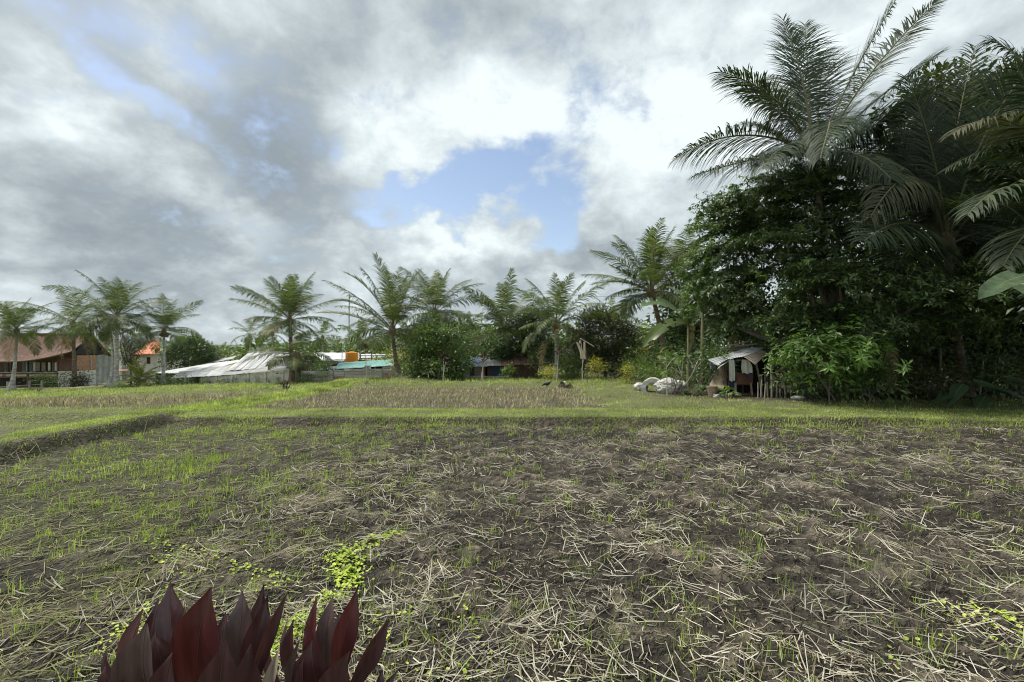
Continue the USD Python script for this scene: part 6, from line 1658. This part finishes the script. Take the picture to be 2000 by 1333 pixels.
for k, (px, top, dy, lean, r, m) in enumerate([(1410, 713, 0, -0.22, 0.035, BROWNBOARD), (1417, 710, 0.05, -0.02, 0.035, BROWNBOARD), (1424, 703, 0.1, 0.03, 0.04, BROWNBOARD), (1475, 705, 0.2, -0.25, 0.04, STICK), (1505, 696, -0.1, -0.04, 0.04, STICK), (1487, 735, -0.1, 0.03, 0.03, STICK),
                                              (1390, 712, 0.9, 0, 0.04, BARK), (1500, 690, 1.6, 0, 0.05, BARK), (1450, 690, 1.8, 0, 0.05, BARK), (1400, 700, 1.8, 0, 0.05, BARK)]):
    tp = S(px, top, dy)
    b = np.array([tp[0] - lean, tp[1] - 0.05, 0]); b[2] = gzs(b[0], b[1]) - 0.1
    part(t, 'post', tube(bezier([b, (b + tp) / 2 + [rs.normal(0, 0.05), 0, 0], tp], 7), r, 7), m, smooth=40)
part(t, 'beam', tube([S(1402, 712, 0.02), S(1440, 704, 0.0), S(1478, 704, -0.1)], 0.035, 6), BARK)
part(t, 'beam', tube([S(1498, 690, 0.5), S(1520, 703, 0.3), S(1541, 714, 0.2)], 0.03, 6), BARK)
part(t, 'back_wall', box_between(S(1405, 760, 1.9)[:2], S(1500, 760, 1.9)[:2], gzs(9, 19) - 0.1, S(1450, 690, 1.9)[2], 0.08), DARKIN)
part(t, 'front_board', box_between(S(1438, 750, 0.25)[:2], S(1470, 750, 0.35)[:2], S(1440, 752, 0.2)[2], S(1440, 728, 0.2)[2], 0.05), plain('rust_brown_board', (0.10, 0.050, 0.028), (0.18, 0.095, 0.06), 3, 0.8))
part(t, 'side_board', box_between(S(1494, 760, 0.3)[:2], S(1500, 760, 1.7)[:2], gzs(9.5, 18) - 0.05, S(1490, 712, 0.3)[2], 0.05), BOARD)
m_ = plain('pale_leg_timber', (0.28, 0.22, 0.18), (0.40, 0.33, 0.28), 5, 0.8)
part(t, 'board_leg', bar(S(1437, 765, 0.2) * [1, 1, 0] + [0, 0, gzs(9, 17.8)], S(1436, 748, 0.2), 0.09, 0.05), m_)
part(t, 'board_leg', bar(S(1469, 772, 0.3) * [1, 1, 0] + [0, 0, gzs(9.9, 17.9)], S(1466, 748, 0.3), 0.07, 0.05), m_)
CLOTH = plain('faded_white_cloth', (0.38, 0.38, 0.35), (0.52, 0.52, 0.48), 3, 0.9, stretch=(2, 2, 0.5))
NAVY = plain('navy_cloth', (0.025, 0.03, 0.07), (0.05, 0.06, 0.12), 4, 0.9)
for label, pts, w, mt in [('long faded white cloth hanging from the hut roof edge', [S(1428, 703, -0.15), S(1430, 722, -0.15), S(1430, 745, -0.12)], [0.22, 0.25, 0.24], CLOTH), ('torn white shirt hanging in the middle of the hut front', [S(1456, 703, -0.12), S(1458, 718, -0.12), S(1459, 730, -0.1)], [0.30, 0.46, 0.42], CLOTH),
                          ('dark navy cloth below the long faded white cloth', [S(1429, 742, 0.0), S(1429, 750, 0.0), S(1430, 758, 0.0)], [0.20, 0.19, 0.16], NAVY), ('small blue grey cloth hanging at the left end of the hut', [S(1391, 706, 0.35), S(1391, 713, 0.35), S(1391, 720, 0.35)], [0.16, 0.17, 0.15], plain('blue_grey_cloth', (0.12, 0.15, 0.22), (0.20, 0.24, 0.33), 4, 0.9)),
                          ('dark ragged cloth tail hanging under the torn white shirt', [S(1462, 726, -0.06), S(1464, 731, -0.06), S(1463, 739, -0.06)], [0.22, 0.26, 0.10], NAVY), ('grey cloth strip hanging between the hut posts', [S(1415, 712, 0.1), S(1416, 730, 0.1), S(1417, 750, 0.1)], [0.10, 0.11, 0.10], plain('grey_cloth', (0.10, 0.11, 0.12), (0.17, 0.18, 0.19), 4, 0.9))]:
    single('hanging_cloth', drape(pts, w, 2.0, rs, 0.035), mt, label, 'cloth', smooth=True)
# tan sheet spread over a frame at the hut's left
tp = [S(1402, 718, 0.5), S(1416, 720, 0.3), S(1414, 760, 0.0), S(1383, 758, 0.15)]
q = quad_sheet(tp[3], tp[2], tp[1], tp[0], 11, 11, lambda u, v: -0.22 * np.sin(PI * v) + 0.03 * np.sin(7 * u + 3 * v), 0.01)
single('tarpaulin', q, plain('tan_tarpaulin', (0.20, 0.15, 0.10), (0.32, 0.26, 0.18), 5, 0.85, bump=0.3), 'tan sheet sagging to the ground at the left side of the hut', 'tarpaulin', smooth=True)
t = thing('basket', 'tall woven tan basket beside the tan sheet, left of the hut', 'basket', at(1391, 17.2))
b = at(1391, 17.2)
BASK = plain('woven_cane', (0.20, 0.15, 0.10), (0.34, 0.27, 0.19), 14, 0.85, bump=0.6)
bk = trimesh.creation.revolve(np.array([(0, 0), (0.13, 0), (0.16, 0.18), (0.20, 0.36), (0.215, 0.42), (0.195, 0.42), (0.15, 0.18), (0.11, 0.03), (0, 0.03)]), sections=22); bk.apply_translation(b)
part(t, 'bowl', bk, BASK, smooth=40)
part(t, 'rim', tube([b + [0.208 * math.cos(q_), 0.208 * math.sin(q_), 0.42] for q_ in np.linspace(0, 6.28, 21)], 0.016, 6, False), BASK, smooth=True)
for k in range(5):
    part(t, 'hoop', tube([b + [(0.142 + 0.015 * k) * math.cos(q_), (0.142 + 0.015 * k) * math.sin(q_), 0.06 + 0.075 * k] for q_ in np.linspace(0, 6.28, 21)], 0.009, 5, False), BASK)
single('pale_stone', blob_mesh(at(1558, 16.4) + [0, 0, 0.04], (0.26, 0.14, 0.09), rs, 3, 0.4, 2), DIRTYWHITE, 'flat pale stone on the ground right of the thin stakes', 'stone', smooth=True)
single('pale_stone', blob_mesh(at(1400, 17.0) + [0, 0, 0.04], (0.15, 0.12, 0.10), rs, 3, 0.4, 2), DIRTYWHITE, 'small pale stone beside the woven basket', 'stone', smooth=True)
# thin stakes of the little fence
t = thing('stake_fence', 'fence of thin grey stakes right of the hut, one post taller', 'fence', at(1520, 16.9))
for k, (px, h, lean) in enumerate([(1507, 1.75, -0.08), (1487, 0.7, 0.02), (1493, 0.55, 0.05), (1500, 0.6, -0.03), (1516, 0.65, 0.02), (1524, 0.55, 0.03), (1533, 0.6, -0.04), (1545, 0.55, 0.02), (1556, 0.5, 0.03), (1570, 0.5, -0.03), (1480, 0.6, 0.0)]):
    b = at(px, 16.8 + 0.15 * (k % 2))
    part(t, 'stake', tube(bezier([b - [0, 0, 0.1], b + [0.03 * (-1) ** k, 0, h * 0.5], b + [lean, 0, h]], 6), np.linspace(0.035, 0.024, 6) if k else 0.04, 6), STICK, smooth=40, label='tall pale post' if k == 0 else None)

# a slack wire between the palms
single('overhead_wire', tube(bezier([P(1060, 574, 50), P(1180, 584, 44), P(1330, 578, 38)], 12), 0.012, 5), BLACK, 'thin black overhead wire crossing the sky left of the leaning palm', 'wire')

# ------------------------------------------------------------------ hills far off
hx = np.linspace(-4200, 3200, 90)
hz = 12 + 40 * np.exp(-((hx + 1250) / 420) ** 2) + 36 * np.exp(-((hx + 760) / 300) ** 2) + 70 * np.exp(-((hx - 500) / 500) ** 2) + 60 * np.exp(-((hx + 3000) / 700) ** 2) + 14 * (meshkit.fbm(np.stack([hx / 120, hx * 0, hx * 0], -1), 4) - 0.5)
rowsv = []
for dy, k in ((0, 0.0), (250, 0.55), (600, 1.0), (1200, 0.3), (1800, -0.3)):
    rowsv.append(np.stack([hx, 2300 + dy + 0 * hx, -30 + (hz + 30) * k], -1))
V = np.vstack(rowsv); n = len(hx)
i, j = np.meshgrid(np.arange(4), np.arange(n - 1), indexing='ij')
single('hills', join((V, np.stack([i * n + j, i * n + j + 1, (i + 1) * n + j + 1, (i + 1) * n + j], -1).reshape(-1, 4))), plain('hill_forest', (0.06, 0.085, 0.06), (0.09, 0.12, 0.08), 0.01, 0.95), 'low forested hills on the far horizon', kind='structure', smooth=True)

# ------------------------------------------------------------------ dark red plants in the foreground
VEIN = (60.0, 60.0, 5.0)
RED = leaf_mat('dark_red_cordyline', [(0.0, (0.043, 0.018, 0.023)), (0.5, (0.066, 0.026, 0.032)), (1.0, (0.090, 0.046, 0.050))], vein=VEIN, rough=0.28, spec=0.6, trans=0.12, rib=(0.13, 0.075, 0.055), boost=1.6)
REDBRIGHT = leaf_mat('bright_red_cordyline', [(0.0, (0.065, 0.017, 0.022)), (1.0, (0.090, 0.022, 0.028))], vein=VEIN, rough=0.28, spec=0.6, trans=0.15, rib=(0.16, 0.08, 0.055), boost=1.8)
REDGREY = leaf_mat('greyed_cordyline', [(0.0, (0.080, 0.050, 0.055)), (1.0, (0.12, 0.080, 0.082))], vein=VEIN, rough=0.36, trans=0.12, rib=(0.18, 0.13, 0.11), boost=1.2)
REDDRY = plain('dry_cordyline', (0.22, 0.17, 0.12), (0.40, 0.33, 0.26), 20, 0.85)
rs = np.random.default_rng(91)


def foreground_plant(label, depth, heart, leaves, stem_foot):
    foot = np.array([*stem_foot, 0.0]); foot[2] = float(fieldz(foot[:1], foot[1:2])[0])
    t = thing('cordyline', label, 'plant', foot)
    h = P(*heart, depth)
    part(t, 'stem', tube(bezier([foot - [0, 0, 0.05], (foot + h) / 2 + [0.04, 0.02, 0], h + [0, 0, 0.1]], 10), np.linspace(0.024, 0.016, 10), 10), BARK, smooth=40)
    for (bx, by, cx, cy, tx, ty, w, dy, mat, roll, fold) in leaves:
        k = depth / F
        c, e = P(cx, cy, depth + dy * 0.7), P(tx, ty, depth + dy)
        b = P(bx, by, depth + dy * 0.1)
        # leave the heart, belly outwards, then the tip bends over
        mid = c + np.array([rs.normal(0, 0.012), -0.02, 0])
        tip = e + np.array([0, 0.02, 0])
        m, tint = blade_leaf([b, mid, (mid + tip) / 2 + np.array([rs.normal(0, 0.012), -0.014, 0.0]), tip], w * k * 0.92, 'lance', fold, (math.sin(roll), -math.cos(roll), 0.15), 26, 5, 0.035, rs)
        part(t, 'leaf', m, mat, smooth=True, tint=tint)


# leaf: base, belly, tip (photograph columns and rows), width, depth step, material, turn of its face, hollow
A_ = [(392, 1430, 345, 1290, 320, 1142, 76, 0.10, RED, 0.35, 0.45), (372, 1420, 300, 1320, 296, 1180, 62, 0.05, RED, -0.45, 0.5), (392, 1470, 402, 1290, 399, 1158, 92, -0.06, REDBRIGHT, 0.15, 0.3), (380, 1450, 356, 1320, 350, 1192, 56, 0.02, RED, -0.6, 0.6),
      (430, 1440, 455, 1300, 462, 1158, 62, 0.06, REDGREY, 0.3, 0.4), (440, 1440, 484, 1310, 506, 1148, 52, 0.10, RED, 0.8, 0.5), (438, 1470, 502, 1310, 513, 1172, 58, 0.02, RED, 0.45, 0.4), (450, 1480, 506, 1310, 556, 1160, 32, 0.0, RED, 1.0, 0.6),
      (345, 1440, 238, 1310, 265, 1200, 66, 0.02, REDBRIGHT, -0.4, 0.4), (350, 1480, 285, 1330, 268, 1232, 98, -0.10, REDGREY, -0.15, 0.4), (335, 1480, 335, 1310, 288, 1246, 72, -0.05, RED, 0.25, 0.4), (330, 1470, 262, 1325, 192, 1280, 48, -0.05, RED, -0.75, 0.6), (310, 1470, 232, 1350, 188, 1310, 40, -0.09, RED, -0.5, 0.5),
      (420, 1520, 446, 1390, 428, 1262, 84, -0.11, RED, 0.35, 0.35), (372, 1530, 345, 1410, 322, 1285, 78, -0.13, RED, -0.1, 0.4), (458, 1500, 496, 1390, 478, 1272, 62, -0.07, RED, 0.7, 0.5), (470, 1490, 520, 1345, 537, 1276, 24, 0.03, REDDRY, 0.4, 0.5),
      (400, 1450, 420, 1320, 430, 1205, 58, 0.08, RED, 0.1, 0.5), (365, 1450, 330, 1310, 330, 1215, 60, 0.12, REDGREY, -0.2, 0.4), (320, 1500, 255, 1385, 222, 1345, 56, -0.12, RED, -0.5, 0.5), (300, 1480, 270, 1345, 250, 1262, 50, -0.02, RED, -0.5, 0.5)]
foreground_plant('large dark red broad leaved plant rising at the bottom left of the field', 0.92, (392, 1500), A_, (-0.62, 0.95))
B_ = [(640, 1400, 620, 1280, 615, 1164, 32, 0.08, REDBRIGHT, -0.4, 0.5), (648, 1400, 640, 1270, 645, 1170, 40, 0.05, REDGREY, 0.1, 0.4), (650, 1420, 668, 1280, 693, 1154, 50, 0.0, REDBRIGHT, 0.5, 0.4), (640, 1400, 622, 1290, 588, 1222, 44, -0.03, REDBRIGHT, -0.3, 0.35),
      (640, 1440, 620, 1330, 602, 1262, 78, -0.08, RED, 0.0, 0.35), (620, 1420, 582, 1310, 566, 1220, 42, 0.02, RED, -0.3, 0.55), (605, 1430, 556, 1325, 516, 1248, 36, 0.05, RED, -0.6, 0.55), (600, 1440, 550, 1340, 576, 1262, 38, -0.08, REDGREY, -0.8, 0.6),
      (655, 1450, 692, 1310, 757, 1216, 44, -0.02, RED, 0.7, 0.45), (660, 1450, 718, 1360, 778, 1315, 20, -0.05, RED, 0.6, 0.6), (640, 1420, 640, 1280, 657, 1205, 46, 0.10, RED, 0.4, 0.45), (600, 1420, 572, 1290, 553, 1218, 28, 0.08, RED, -0.4, 0.5), (650, 1470, 664, 1370, 676, 1285, 70, -0.10, RED, 0.3, 0.4), (585, 1470, 598, 1380, 582, 1302, 54, -0.10, RED, -0.5, 0.45), (645, 1430, 655, 1310, 672, 1190, 36, 0.04, RED, 0.3, 0.5), (700, 1420, 735, 1340, 742, 1318, 20, -0.05, RED, 0.5, 0.5)]
foreground_plant('smaller dark red plant with bright red centre leaves, right of the large one', 1.02, (640, 1480), B_, (-0.40, 1.06))
